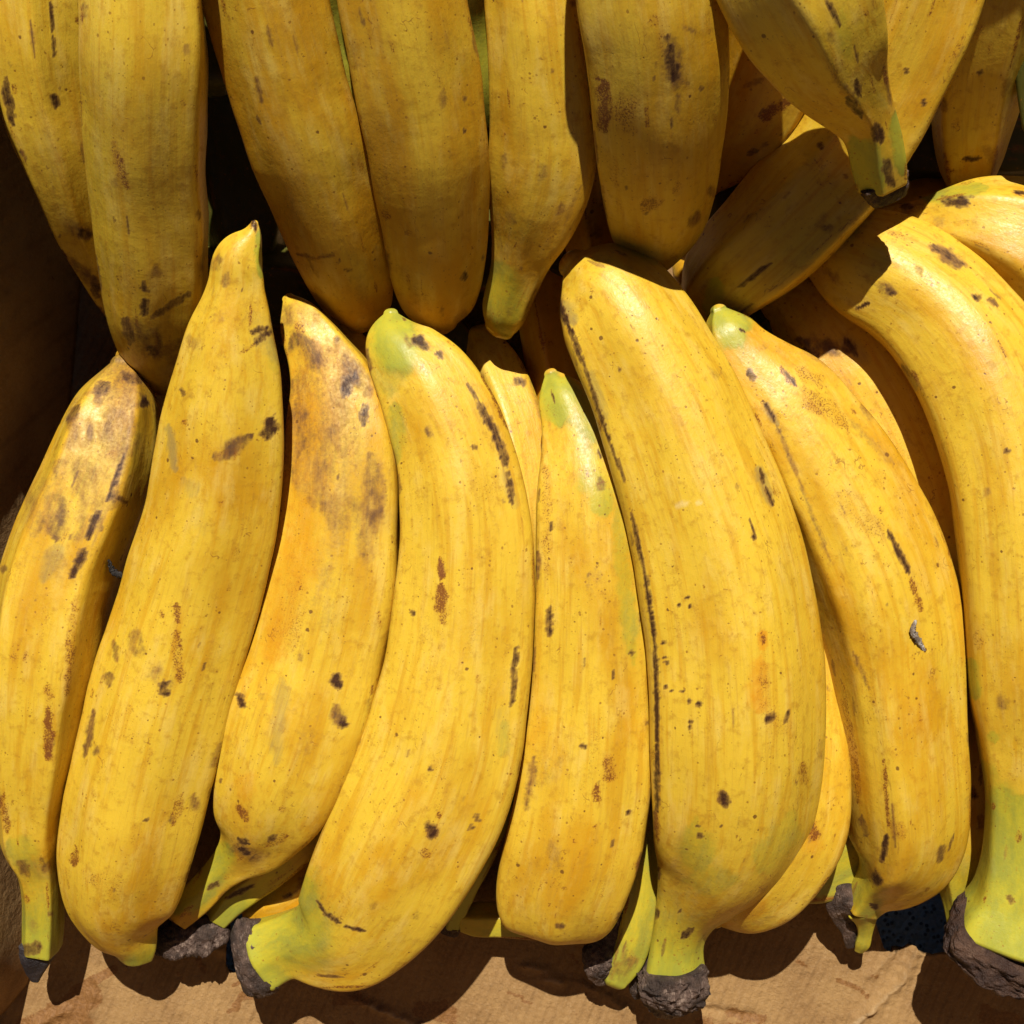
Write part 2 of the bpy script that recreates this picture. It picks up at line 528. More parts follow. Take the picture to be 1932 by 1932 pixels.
def plantain(label, st, zs, ridges=((20, 22), (160, 22), (250, 26), (310, 26)), blur=6.0,
             start='round', end='round', marks=(), seed=1, stem0=None, stem1=None,
             cut=None, nu=112, step=4.2, green0=0.0, green1=0.0, ripe=0.5, unripe_and_shade=0.0,
             group='plantains heaped in the cardboard box', dr=1.0, lump=0.017, ridge_wear=1.0,
             brown0=0.0, brown1=0.0):
    """One plantain from outline pairs. stem0/stem1: number of stations belonging to the neck at
    either end; green0/green1: how far (fraction of length) green reaches in from that end."""
    if group == UP:      # carry the upper fruits further up the heap, out of view
        c0 = [(st[0][0] + st[0][2]) / 2, (st[0][1] + st[0][3]) / 2]
        st = [tuple(st[0][k_] + (st[0][k_] - st[1][k_]) * 150 / max(20, abs(st[0][1] - st[1][1])) for k_ in range(4))] + list(st)
        pts_ = np.array([((a[0] + a[2]) / 2, (a[1] + a[3]) / 2) for a in st])
        sg = np.hypot(*np.diff(pts_, axis=0).T)
        a_ = sg[0] / sg.sum()
        zs = [(0, zs[0][1] + 20)] + [(a_ + f_ * (1 - a_), z_) for f_, z_ in zs]
    P, pc, s, na, nb_, pr0, pr1, tt, R = build_grid(st, zs, ridges, blur, nu, step, start, end, seed, dr=dr, lump=lump)
    Nn = grid_normals(P)
    nv = P.shape[0]
    X, Y = to_px(P)
    cam_dir = np.array([0, 0, DIST]) - P
    cam_dir /= np.linalg.norm(cam_dir, axis=2)[:, :, None]
    front = np.clip(((Nn * cam_dir).sum(2) + 0.15) / 0.3, 0, 1)
    M = np.zeros((nv, nu, 9))
    # small accidental scuffs that follow the length of the fruit
    rg = random.Random(int(seed * 101) + 5)
    marks = list(marks)
    j_top = int(nu * 0.375)
    for _ in range(40 if len(marks) > 3 else 10):
        i_ = rg.randrange(na + 3, nv - nb_ - 4)
        jj = int(min(max(rg.gauss(j_top, nu * .2), 2), nu * .72))
        ln_ = rg.choice((1, 1, 2, 3, 5, 8))
        i2 = min(nv - 1, i_ + ln_)
        t_ = rg.choices('rbk', (6, 3.0, .8))[0]
        w_ = rg.choice((1.6, 2.2, 3, 4, 6, 9)) if t_ != 'k' else rg.choice((1.6, 2.2))
        marks.append((t_, X[i_, jj], Y[i_, jj], X[i2, jj] + rg.uniform(-3, 3), Y[i2, jj], w_, rg.uniform(.25, .75)))
    for rdg in ridges:          # rubbed places on the ridges
        a0_, a1_ = rdg[0], (rdg[1] if len(rdg) == 3 else rdg[0])
        if not 15 < a0_ < 165:
            continue
        for _ in range(5):
            i_ = rg.randrange(na + 6, nv - nb_ - 24)
            a_ = math.radians(a0_ + (a1_ - a0_) * i_ / nv)
            jj = int(np.argmin(np.abs(theta_grid(nu) - a_)))
            i2 = i_ + rg.randrange(3, 18)
            marks.append((rg.choice('rrb'), X[i_, jj], Y[i_, jj], X[i2, jj], Y[i2, jj], rg.uniform(1.8, 5), rg.uniform(.4, .9)))
    for mk in marks:
        t, x1, y1, x2, y2, w, stg = mk
        dx, dy = x2 - x1, y2 - y1
        ll = dx * dx + dy * dy + 1e-6
        sc_ = max(w * 1.1, 5.0)
        am = min(w, 26) * (0.75 if t in 'kbr' else 0.6)
        XR, YR = (X * 0.8 + Y * 0.6) / sc_, (Y * 0.8 - X * 0.6) / sc_
        Xm = X + am * fnoise(XR, YR * .8, x1)
        Ym = Y + am * fnoise(XR + 31, YR * .8, y1)
        u = np.clip(((Xm - x1) * dx + (Ym - y1) * dy) / ll, 0, 1)
        d = np.hypot(Xm - x1 - u * dx, Ym - y1 - u * dy)
        long_ = math.sqrt(ll) > 2.2 * w
        taper = (0.30 + 0.70 * np.sqrt(np.clip(4 * u * (1 - u), 0, 1))) if long_ else 1.0
        if t in 'kbr' and w > 3:
            stg = (stg * 1.2 if t == 'b' else stg) * (1 - 0.35 * np.clip(fnoise(XR * .7 + 7, YR * .7, x2) + .45, 0, 1))
        if t == 'b' and w > 12:
            stg = stg * np.clip(0.88 + 0.75 * fnoise(X / 13.0, Y / 34.0, x1 + 3), 0.1, 1.25)
        soft = {'k': 1.5, 'b': 1.9, 'r': 1.8, 'g': 2.3, 'y': 2.1, 'o': 2.3, 'w': 1.2}[t]
        f = np.clip(1 - d / (w * soft * taper + 1.0), 0, 1)
        f = f * f * (3 - 2 * f)
        c = CH[t]
        amp = {'k': 1.55, 'b': 1.3, 'r': 1.45, 'g': 1.3, 'y': 1.25, 'o': 1.2, 'w': 1.5}[t]
        M[:, :, c] = np.maximum(M[:, :, c], np.minimum(f * amp, 1.0) * stg * front)
    tv = tt[:, None]
    if green0:
        M[:, :, 3] = np.maximum(M[:, :, 3], np.clip(1.25 - 0.9 * tv / green0, 0, 1))
    if green1:
        M[:, :, 3] = np.maximum(M[:, :, 3], np.clip(1.25 - 0.9 * (1 - tv) / green1, 0, 1))
    if brown0:
        M[:, :, 1] = np.maximum(M[:, :, 1], 0.8 * np.clip(1.1 - tv / brown0, 0, 1))
    if brown1:
        M[:, :, 1] = np.maximum(M[:, :, 1], 0.8 * np.clip(1.1 - (1 - tv) / brown1, 0, 1))
    if unripe_and_shade:
        M[:, :, 3] = np.maximum(M[:, :, 3], unripe_and_shade)
    # ridge wear
    degs = np.degrees(theta_grid(nu))
    for r in ridges:
        a0, a1 = r[0], (r[1] if len(r) == 3 else r[0])
        a = a0 + (a1 - a0) * tv
        d = (degs[None, :] - a + 180) % 360 - 180
        M[:, :, 6] = np.maximum(M[:, :, 6], np.exp(-(d / 7.0) ** 2) * ridge_wear)
    M[:, :, 8] = ripe - 0.07
    A = {'pc': pc, 'marks_a': M[:, :, 0:3], 'marks_b': M[:, :, 3:6], 'marks_c': M[:, :, 6:9]}
    # split rows
    stn = np.array([((a[0] + a[2]) / 2, (a[1] + a[3]) / 2) for a in st], float)
    ch = np.concatenate([[0], np.cumsum(np.hypot(*np.diff(stn, axis=0).T))])
    core = nv - na - nb_
    r0 = 0
    r1 = nv - 1
    if stem0:
        r0 = na + int(round(ch[stem0] / ch[-1] * (core - 1)))
    if stem1:
        r1 = na + int(round(ch[len(st) - 1 - stem1] / ch[-1] * (core - 1)))
    mid = P[nv // 2].mean(0)
    org = np.array([mid[0], mid[1], P[:, :, 2].min()])
    root = bpy.data.objects.new('plantain', None)
    root.empty_display_size = 0.01
    root.location = org
    col.objects.link(root)
    root['label'] = label
    root['category'] = 'plantain'
    root['group'] = group

    def seg(name, i, j):
        sub = {k: v[i:j + 1] for k, v in A.items()}
        return link(name, grid_mesh(name, P[i:j + 1], Nn[i:j + 1], org, PEEL, sub), root)
    seg('peel', r0, r1)
    if r0 > 0:
        seg('neck', 0, r0)
    if r1 < nv - 1:
        seg('stem', r1, nv - 1)
    if cut:
        for cspec in cut:
            cs, cz, cm, crough = cspec[:4]
            cname = 'cut_end'
            cst = cspec[4] if len(cspec) > 4 else 'round'
            cen = cspec[5] if len(cspec) > 5 else 'round'
            if cm is None:
                Pc, pcc = build_grid(cs, cz, [(40, 26), (150, 26), (270, 26)], 6, 40, 2.0, 'flat', 'round', seed + 0.5, smooth=0.4)[:2]
                z3 = np.zeros_like(Pc)
                mb = z3.copy(); mb[..., 0] = 0.75
                link('stalk', grid_mesh('stalk', Pc, grid_normals(Pc), org, PEEL, {'pc': pcc, 'marks_a': z3, 'marks_b': mb, 'marks_c': z3}), root)
                continue
            Pc, _, _, _, _, _, _, _, _ = build_grid(cs, cz, [(40, 26), (150, 26), (270, 26)], 6, 56, 1.6, cst, cen,
                                                  seed + 0.37, dr=cspec[6] if len(cspec) > 6 else 0.9,
                                                  lump=0.03, rough=crough, smooth=0.4)
            o = link(cname, grid_mesh(cname, Pc, grid_normals(Pc), org, cm), root)
    return root


# ------------------------------------------------------------------ the carton
def cardboard_material(name="brown_cardboard", wave=True):
    n = NT(name)
    tc = n.t.nodes.new("ShaderNodeTexCoord").outputs['Object']
    p = n.scale(tc, (100, 100, 100))
    st = n.attr("stain").outputs['Vector']
    stain, crease = n.sep(st)[0], n.sep(st)[1]
    w0 = n.t.nodes.new("ShaderNodeTexWave")
    w0.inputs['Scale'].default_value = 0.8
    w0.inputs['Distortion'].default_value = 1.0
    w0.inputs['Detail'].default_value = 3.0
    r0 = n.t.nodes.new("ShaderNodeMapping")
    r0.inputs['Rotation'].default_value = (0, 0, 0.45)
    n.put(r0.inputs['Vector'], p)
    n.put(w0.inputs['Vector'], r0.outputs[0])
    a = n.noise(p, 0.5, 5, 0.6)
    b = n.noise(p, 9.0, 5, 0.72)
    f = n.noise(n.scale(p, (30, 9, 9)), 1.0, 3, 0.6)
    g = n.noise(p, 2.4, 5, 0.7)
    c = n.mix(n.step(a, 0.3, 0.7), (0.285, 0.168, 0.062), (0.215, 0.118, 0.042))
    c = n.mix(n.step(b, 0.45, 0.75, 0, 0.5), c, (0.342, 0.224, 0.114))
    c = n.mix(n.step(f, 0.52, 0.75, 0, 0.5), c, (0.152, 0.084, 0.030))
    c = n.mix(n.step(g, 0.60, 0.74, 0, 0.35), c, (0.175, 0.087, 0.027))
    c = n.mix(n.step(crease, 0.2, 1.0, 0, 0.55), c, (0.426, 0.304, 0.167))
    sm = n.step(n.add(stain, n.mul(n.math('SUBTRACT', g, 0.5), 1.1)), 0.36, 0.52)
    sm = n.mul(sm, n.step(stain, 0.02, 0.15))
    wl = n.step(w0.outputs['Fac'], 0.72, 0.98, 0, 0.30)
    c = n.mix(n.mul(wl, n.step(a, 0.4, 0.6)), c, (0.13, 0.07, 0.024))
    c = n.mix(n.mul(sm, 0.85), c, n.mix(n.step(b, .4, .6), (0.14, 0.058, 0.014), (0.20, 0.09, 0.024)))
    # little brown flecks
    v = n.voronoi(n.vadd(p, n.scale(n.noise(p, 3.0, 2, 0.5, color=True), (0.5, 0.5, 0.5))), 1.1)
    rs = n.sep(v.outputs['Color'])
    fl = n.mul(n.step(v.outputs['Distance'], 0.04, 0.11, 1, 0), n.math('GREATER_THAN', rs[1], 0.72))
    c = n.mix(n.mul(fl, 0.8), c, (0.13, 0.055, 0.015))
    h = n.add(n.mul(b, 0.4), n.mul(f, 0.35))
    w = n.t.nodes.new("ShaderNodeTexWave")
    w.inputs['Scale'].default_value = 0.95
    w.inputs['Distortion'].default_value = 0.6
    rot = n.t.nodes.new("ShaderNodeMapping")
    rot.inputs['Rotation'].default_value = (0, 0, 0.35)
    n.put(rot.inputs['Vector'], p)
    n.put(w.inputs['Vector'], rot.outputs[0])
    nb = n.bump(n.add(n.mul(w.outputs['Fac'], 0.35), n.mul(g, 2.2)), 0.7, 0.0008)
    nb = n.bump(h, 0.8, 0.00035, nb)
    n.bs(Base_Color=c, Roughness=n.math('SUBTRACT', 0.8, n.mul(sm, 0.25)), Specular_IOR_Level=0.3, Normal=nb)
    return n.m


CARD = cardboard_material()


def seg_dist(X, Y, x1, y1, x2, y2):
    dx, dy = x2 - x1, y2 - y1
    u = np.clip(((X - x1) * dx + (Y - y1) * dy) / (dx * dx + dy * dy + 1e-9), 0, 1)
    return np.hypot(X - x1 - u * dx, Y - y1 - u * dy), u


def poly_px(pts, z):
    return [world_xy(x, y, z)[:2] for x, y in pts]


def make_box():
    # floor panel: display-pixel window on the plane z = FLOOR
    n_x, n_y = 330, 250
    xs = np.linspace(-0.30, 0.285, n_x)
    ys = np.concatenate([np.linspace(-0.262, -0.225, 20, endpoint=False), np.linspace(-0.225, -0.115, 150, endpoint=False), np.linspace(-0.115, 0.30, n_y - 170)])
    Xw, Yw = np.meshgrid(xs, ys)
    k = (DIST - FLOOR) / DIST * PX
    X = Xw / k + 966
    Y = 966 - Yw / k
    Z = np.full_like(Xw, 0.0)
    stain = np.zeros_like(Xw)
    crease = np.zeros_like(Xw)
    rng = np.random.default_rng(4)
    # gentle warping
    Z += 0.0012 * np.sin(Xw * 38 + 1.1) * np.cos(Yw * 31) + 0.0006 * np.sin(Xw * 95 + Yw * 60)
    for (x1, y1, x2, y2, w, h, cr) in (
            (668, 1885, 720, 1905, 7, .0011, 1), (720, 1905, 800, 1940, 7, .0011, 1), (800, 1940, 870, 1975, 6, .0009, .8),
            (1560, 1972, 1640, 1905, 8, .0014, 1), (1640, 1905, 1700, 1850, 8, .0012, .7), (1700, 1850, 1725, 1795, 8, .0016, .6),
            (1640, 1840, 1690, 1790, 7, .0010, .5), (1150, 1880, 1180, 1905, 6, .0009, .5), (1180, 1905, 1195, 1940, 6, .0009, .3),
            (1030, 1845, 1060, 1852, 9, .0010, .9), (1095, 1855, 1130, 1872, 6, .0007, .5), (990, 1820, 1030, 1830, 7, .0008, .7),
            (160, 1932, 190, 1850, 6, .0010, .2), (1330, 1905, 1420, 1920, 8, -.0010, 0), (60, 1940, 120, 1905, 8, .0012, .2),
            (1870, 1850, 1932, 1800, 7, .0010, .4), (290, 1770, 460, 1800, 8, .0008, .4)):
        d, u = seg_dist(X, Y, x1, y1, x2, y2)
        wob = 1 + 0.35 * np.sin(u * 17 + x1)
        Z += 1.6 * h * np.exp(-(d / (w * wob)) ** 2)
        crease = np.maximum(crease, cr * np.exp(-(d / (w * 0.6 * wob)) ** 2))
    for (x1, y1, x2, y2, w, s) in (
            (90, 1925, 170, 1880, 26, .9), (60, 1945, 150, 1940, 30, 1), (215, 1828, 140, 1870, 9, .9), (240, 1820, 290, 1790, 5, .7),
            (640, 1885, 670, 1880, 14, .9), (630, 1892, 690, 1890, 7, .8), (662, 1935, 668, 1960, 9, .8), (795, 1905, 850, 1915, 20, .75), (835, 1900, 836, 1920, 12, .9),
            (838, 1892, 842, 1904, 6, 1), (455, 1880, 445, 1905, 6, .9), (485, 1818, 478, 1850, 2.5, .8), (470, 1845, 440, 1860, 3.5, .9), (455, 1878, 475, 1882, 6, 1), (445, 1890, 430, 1910, 3, .8),
            (375, 1810, 385, 1832, 9, .6), (335, 1835, 345, 1848, 8, .5), (430, 1815, 460, 1822, 6, .5),
            (960, 1870, 985, 1878, 4, .7), (985, 1885, 1005, 1890, 3, .7), (1075, 1800, 1090, 1815, 5, .6),
            (1580, 1848, 1620, 1865, 4.5, .85), (1620, 1865, 1635, 1880, 4, .8), (1500, 1812, 1520, 1824, 4, .8),
            (1645, 1838, 1652, 1842, 5, .7), (1860, 1915, 1920, 1932, 20, .75), (1855, 1898, 1865, 1905, 9, .8), (1380, 1915, 1440, 1925, 14, .6),
            (1330, 1935, 1420, 1950, 25, .5), (1570, 1790, 1575, 1792, 5, .6)):
        d, u = seg_dist(X, Y, x1, y1, x2, y2)
        stain = np.maximum(stain, s * np.clip(1.25 - d / w / 1.25, 0, 1))
    Zw = FLOOR + Z
    # vent holes cut through the sheet, ragged outlines in world metres
    hole_a = poly_px([(1668, 1790), (1640, 1700), (1680, 1625), (1760, 1600), (1850, 1640), (1880, 1700), (1868, 1765), (1830, 1794),
                      (1780, 1800), (1735, 1803), (1728, 1785), (1712, 1780), (1700, 1792), (1685, 1797)], FLOOR)
    hole_b = poly_px([(425, 1828), (432, 1700), (470, 1650), (530, 1650), (570, 1700), (575, 1770), (540, 1822), (500, 1842), (465, 1840), (440, 1838)], FLOOR)

    def inside(px_, py_, poly):
        r = np.zeros(px_.shape, bool)
        j = len(poly) - 1
        for i in range(len(poly)):
            xi, yi = poly[i]; xj, yj = poly[j]
            cnd = ((yi > py_) != (yj > py_)) & (px_ < (xj - xi) * (py_ - yi) / (yj - yi + 1e-12) + xi)
            r ^= cnd
            j = i
        return r
    idx = np.arange(Xw.size).reshape(Xw.shape)
    Q = np.stack([idx[:-1, :-1].ravel(), idx[:-1, 1:].ravel(), idx[1:, 1:].ravel(), idx[1:, :-1].ravel()], 1)
    ins = inside(Xw, Yw, hole_a) | inside(Xw, Yw, hole_b)
    ins = ins.ravel()
    keep = ins[Q].sum(1) < 4
    Q = Q[keep]
    V = np.stack([Xw.ravel(), Yw.ravel(), Zw.ravel()], 1)
    # pull the hole's inner vertices out onto its outline
    used = np.unique(Q)
    for vi in used[ins[used]]:
        x, y = V[vi, :2]
        best = None
        for poly in (hole_a, hole_b):
            for i in range(len(poly)):
                d, u = seg_dist(x, y, *poly[i - 1], *poly[i])
                if best is None or d < best[0]:
                    x1, y1 = poly[i - 1]; x2, y2 = poly[i]
                    best = (d, x1 + (x2 - x1) * u, y1 + (y2 - y1) * u)
        V[vi, 0], V[vi, 1] = best[1], best[2]
    root = bpy.data.objects.new('cardboard_box', None)
    root.location = (0, 0, FLOOR - 0.006)
    col.objects.link(root)
    root['label'] = 'brown corrugated cardboard box with stained creased bottom holding the plantains'
    root['category'] = 'box'
    org = np.array(root.location)
    me = bpy.data.meshes.new('base_panel')
    me.from_pydata((V - org).tolist(), [], Q.tolist())
    me.update()
    at = me.attributes.new('stain', 'FLOAT_VECTOR', 'POINT')
    at.data.foreach_set('vector', np.stack([stain.ravel(), crease.ravel(), stain.ravel() * 0], 1).reshape(-1).astype(np.float32))
    bm = bmesh.new(); bm.from_mesh(me)
    bmesh.ops.delete(bm, geom=[v for v in bm.verts if not v.link_faces], context='VERTS')
    bm.to_mesh(me); bm.free()
    me.shade_smooth()
    me.materials.append(CARD)
    base = link('base_panel', me, root)
    md = base.modifiers.new('thickness', 'SOLIDIFY')
    md.thickness = 0.003
    md.offset = -1
    # side panel: stands along the left, leaning outward, a bent crushed sheet
    nu_, nv_ = 60, 40
    base_line = [(-60, 1985), (0, 1908), (45, 1855), (66, 1790), (70, 1650), (70, 1400), (84, 1050), (128, 760), (150, 500), (150, 0), (150, -500)]
    bl = np.array([world_xy(x, y, FLOOR)[:2] for x, y in base_line])
    t = np.concatenate([[0], np.cumsum(np.linalg.norm(np.diff(bl, axis=0), axis=1))])
    q = np.linspace(0, t[-1], nu_)
    bx = hermite(t, bl, q)
    pts = []
    for i in range(nu_):
        tg = bx[min(i + 1, nu_ - 1)] - bx[max(i - 1, 0)]
        tg /= np.linalg.norm(tg)
        nrm = np.array([-tg[1], tg[0]])      # outwards
        for j in range(nv_):
            h = j / (nv_ - 1) * 0.115
            lean = 0.24 * h + 0.4 * h * h
            w = 0.0012 * math.sin(h * 90 + i * 0.25) * min(1, h * 30) + 0.002 * math.sin(i * 0.33) * h * 8
            pts.append((bx[i, 0] + nrm[0] * (lean + w), bx[i, 1] + nrm[1] * (lean + w), FLOOR + 0.0015 + h))
    faces = [(i * nv_ + j, (i + 1) * nv_ + j, (i + 1) * nv_ + j + 1, i * nv_ + j + 1) for i in range(nu_ - 1) for j in range(nv_ - 1)]
    me = bpy.data.meshes.new('side_panel')
    me.from_pydata([tuple(np.array(p) - org) for p in pts], [], faces)
    me.update(); me.shade_smooth()
    me.materials.append(CARD)
    side = link('side_panel', me, root)
    md = side.modifiers.new('thickness', 'SOLIDIFY')
    md.thickness = 0.003
    md.offset = 0
    # added sheet above the upper left rim, out of view, to shade the floor
    pts, nf_ = [], 24
    for i in range(nf_):
        y_ = 0.27 - (0.27 - 0.085) * i / (nf_ - 1)
        for j in range(10):
            u = j / 9
            pts.append((-0.214 + 0.052 * u - org[0], y_ - org[1], FLOOR + 0.1185 + 0.006 * math.sin(u * 2.2) + 0.0015 * math.sin(i * .6) * u - org[2]))
    faces = [(i * 10 + j, (i + 1) * 10 + j, (i + 1) * 10 + j + 1, i * 10 + j + 1) for i in range(nf_ - 1) for j in range(9)]
    me = bpy.data.meshes.new('added_shade_flap')
    me.from_pydata(pts, [], faces)
    me.update(); me.shade_smooth()
    me.materials.append(CARD)
    fl = link('added_shade_flap', me, root)
    md = fl.modifiers.new('thickness', 'SOLIDIFY')
    md.thickness = 0.003
    md.offset = 0
    # the other three sides stand outside the view
    for (x0, y0, x1, y1, hh) in ((-0.30, -0.262, 0.285, -0.262, 0.24), (0.285, -0.262, 0.285, 0.30, 0.24), (0.285, 0.30, -0.30, 0.30, 0.24)):
        pts, faces = [], []
        a = np.array([x0, y0]); b = np.array([x1, y1])
        d = (b - a) / np.linalg.norm(b - a)
        nrm = np.array([d[1], -d[0]])
        for i in range(31):
            for j in range(13):
                h = j / 12 * hh
                o_ = nrm * (0.12 * h + 0.002 * math.sin(i * .5 + h * 30))
                p = a + (b - a) * i / 30 + o_
                pts.append((p[0] - org[0], p[1] - org[1], FLOOR + 0.0015 + h - org[2]))
        faces = [(i * 13 + j, (i + 1) * 13 + j, (i + 1) * 13 + j + 1, i * 13 + j + 1) for i in range(30) for j in range(12)]
        me = bpy.data.meshes.new('side_panel')
        me.from_pydata(pts, [], faces)
        me.update(); me.shade_smooth()
        me.materials.append(CARD)
        sp = link('side_panel', me, root)
        md = sp.modifiers.new('thickness', 'SOLIDIFY')
        md.thickness = 0.003
        md.offset = 0
    return root


make_box()


def ground():
    n = NT("dark_blue_asphalt")
    tc = n.t.nodes.new("ShaderNodeTexCoord").outputs['Object']
    p = n.scale(tc, (100, 100, 100))
    v = n.voronoi(p, 4.0)
    c = n.mix(n.noise(p, 6.0, 4), (0.20, 0.26, 0.29), (0.30, 0.37, 0.41))
    c = n.mix(n.step(v.outputs['Distance'], 0.2, 0.45, 1, 0), c, (0.06, 0.07, 0.08))
    n.bs(Base_Color=c, Roughness=0.8, Normal=n.bump(v.outputs['Distance'], 0.8, 0.001))
    me = bpy.data.meshes.new('ground')
    zz = FLOOR - 0.03
    me.from_pydata([(-3, -3, zz), (3, -3, zz), (3, 3, zz), (-3, 3, zz)], [], [(0, 1, 2, 3)])
    me.materials.append(n.m)
    o = link('ground', me)
    o['kind'] = 'structure'
    o['label'] = 'dark blue grey ground seen through the holes of the box'


ground()

# ------------------------------------------------------------------ upper row
UP = 'plantains of the upper row with their lower ends pointing down'
LO = 'plantains of the lower row standing side by side'
UN = 'shaded plantains buried under the others'
DX = 'round'

# far left of the upper row, three flat faces
plantain('three sided yellow plantain at the upper left corner, black dots along its ridge',
    [(-70, -150, 155, -160), (-58, -60, 163, -60), (-45, 50, 163, 40), (-26, 140, 166, 120), (0, 235, 174, 215), (33, 310, 184, 285),
     (66, 380, 194, 355), (100, 450, 207, 430), (140, 512, 218, 500), (172, 560, 226, 556), (198, 595, 226, 592)],
    [(0, 64), (.35, 48), (.7, 22), (1, -17)], ridges=[(122, 24), (74, 24), (20, 24), (200, 28), (300, 30)], blur=4, seed=1, group=UP, ripe=.5,
    marks=[('k', 96, 5, 100, 60, 2.5, .8), ('k', 100, 70, 103, 108, 3, .8), ('k', 103, 178, 107, 204, 8, 1), ('k', 150, 436, 172, 446, 9, 1), ('b', 120, 480, 190, 545, 10, .8),
           ('k', 8, 150, 25, 235, 8, .9), ('r', 60, 150, 65, 160, 6, .5), ('b', 135, 425, 160, 440, 14, .7), ('y', 90, 250, 110, 330, 18, .3), ('k', 175, 520, 185, 560, 8, .7)])

# second
plantain('second upper row plantain from the left, long and rounded with dark bruised tip',
    [(150, -160, 380, -165), (155, -60, 385, -60), (157, 30, 391, 30), (157, 120, 396, 120), (163, 225, 393, 225), (172, 330, 391, 330), (184, 430, 395, 430),
     (196, 520, 394, 520), (208, 595, 388, 600), (230, 650, 376, 665), (262, 700, 360, 712), (290, 740, 340, 748)],
    [(0, 95), (.3, 77), (.6, 44), (.85, 8), (1, -23)], ridges=[(28, 28), (160, 18), (230, 28), (310, 28)], blur=7, seed=2, group=UP, ripe=.42,
    marks=[('b', 352, 85, 353, 105, 6, .6), ('r', 343, 185, 345, 210, 7, .6), ('r', 213, 265, 240, 355, 9, .75), ('b', 293, 512, 296, 514, 9, .75), ('k', 270, 538, 273, 545, 6, .95),
           ('k', 273, 562, 270, 594, 9, 1), ('k', 285, 600, 362, 550, 6, .75), ('k', 236, 600, 246, 650, 9, .8), ('b', 230, 610, 330, 680, 26, .6), ('r', 369, 310, 371, 345, 4, .8),
           ('b', 350, 640, 300, 670, 12, .6), ('k', 280, 655, 300, 668, 9, .8), ('o', 240, 120, 250, 220, 20, .2)])

plantain('wide upper row plantain just right of the dark gap, scratch across its lower end',
    [(352, -160, 592, -190), (370, -60, 608, -85), (390, 25, 624, 0), (415, 120, 643, 90), (445, 220, 669, 190), (482, 315, 696, 290), (520, 400, 717, 380), (553, 475, 734, 460),
     (588, 538, 741, 530), (622, 583, 730, 583), (650, 602, 705, 608)],
    [(0, 89), (.3, 68), (.6, 43), (.85, 11), (1, -14)], ridges=[(20, 26), (170, 24), (250, 28), (310, 26)], blur=7, seed=3, group=UP, ripe=.62,
    marks=[('b', 483, 145, 495, 195, 4, .75), ('b', 558, 478, 595, 487, 3, .8), ('b', 595, 487, 632, 482, 3, .8), ('b', 650, 510, 665, 509, 2.5, .8), ('b', 670, 535, 690, 560, 15, .35), ('y', 620, 250, 700, 330, 14, .3), ('y', 540, 0, 560, 120, 40, .25)])

plantain('wide blunt upper row plantain right of the long green sliver',
    [(612, -170, 852, -180), (630, -70, 868, -80), (643, 20, 882, 5), (658, 110, 899, 95), (678, 200, 913, 190), (698, 290, 921, 285), (716, 375, 922, 375), (732, 450, 918, 455),
     (748, 525, 906, 530), (770, 575, 886, 580), (800, 603, 862, 605)],
    [(0, 89), (.3, 68), (.6, 43), (.85, 11), (1, -13)], ridges=[(155, 24), (20, 18), (250, 28), (310, 26)], blur=8, seed=4, group=UP, ripe=.66, brown1=.03,
    marks=[('b', 822, 70, 850, 80, 16, .45), ('b', 837, 170, 836, 205, 7, .6), ('r', 805, 340, 812, 390, 12, .45), ('k', 875, 515, 878, 530, 6, .85), ('r', 790, 560, 800, 570, 14, .5),
           ('k', 876, 186, 877, 187, 3, .8), ('k', 876, 246, 877, 247, 3, .8), ('b', 755, 500, 790, 570, 14, .3)])

plantain('upper row plantain narrowing to a rounded green neck',
    [(893, -160, 1062, -165), (905, -70, 1075, -70), (913, 20, 1085, 20), (918, 110, 1100, 110), (921, 200, 1116, 200), (922, 280, 1124, 280), (924, 350, 1112, 355),
     (927, 410, 1084, 415), (930, 460, 1050, 468), (926, 515, 1024, 522), (916, 555, 1006, 562), (911, 590, 990, 598), (917, 610, 974, 616)],
    [(0, 75), (.3, 59), (.6, 35), (.85, 11), (1, -5)], ridges=[(44, 34), (165, 20), (250, 28), (320, 24)], blur=5, seed=5, group=UP, ripe=.5, stem1=4,
    marks=[('g', 935, 500, 950, 620, 36, .75), ('g', 1000, 420, 960, 440, 20, .35), ('r', 1000, 150, 1003, 155, 6, .6), ('b', 1040, 130, 1044, 136, 3, .7), ('r', 1060, 380, 1030, 470, 8, .5), ('b', 1095, 350, 1065, 425, 4, .5), ('y', 940, 470, 950, 500, 20, .4)])

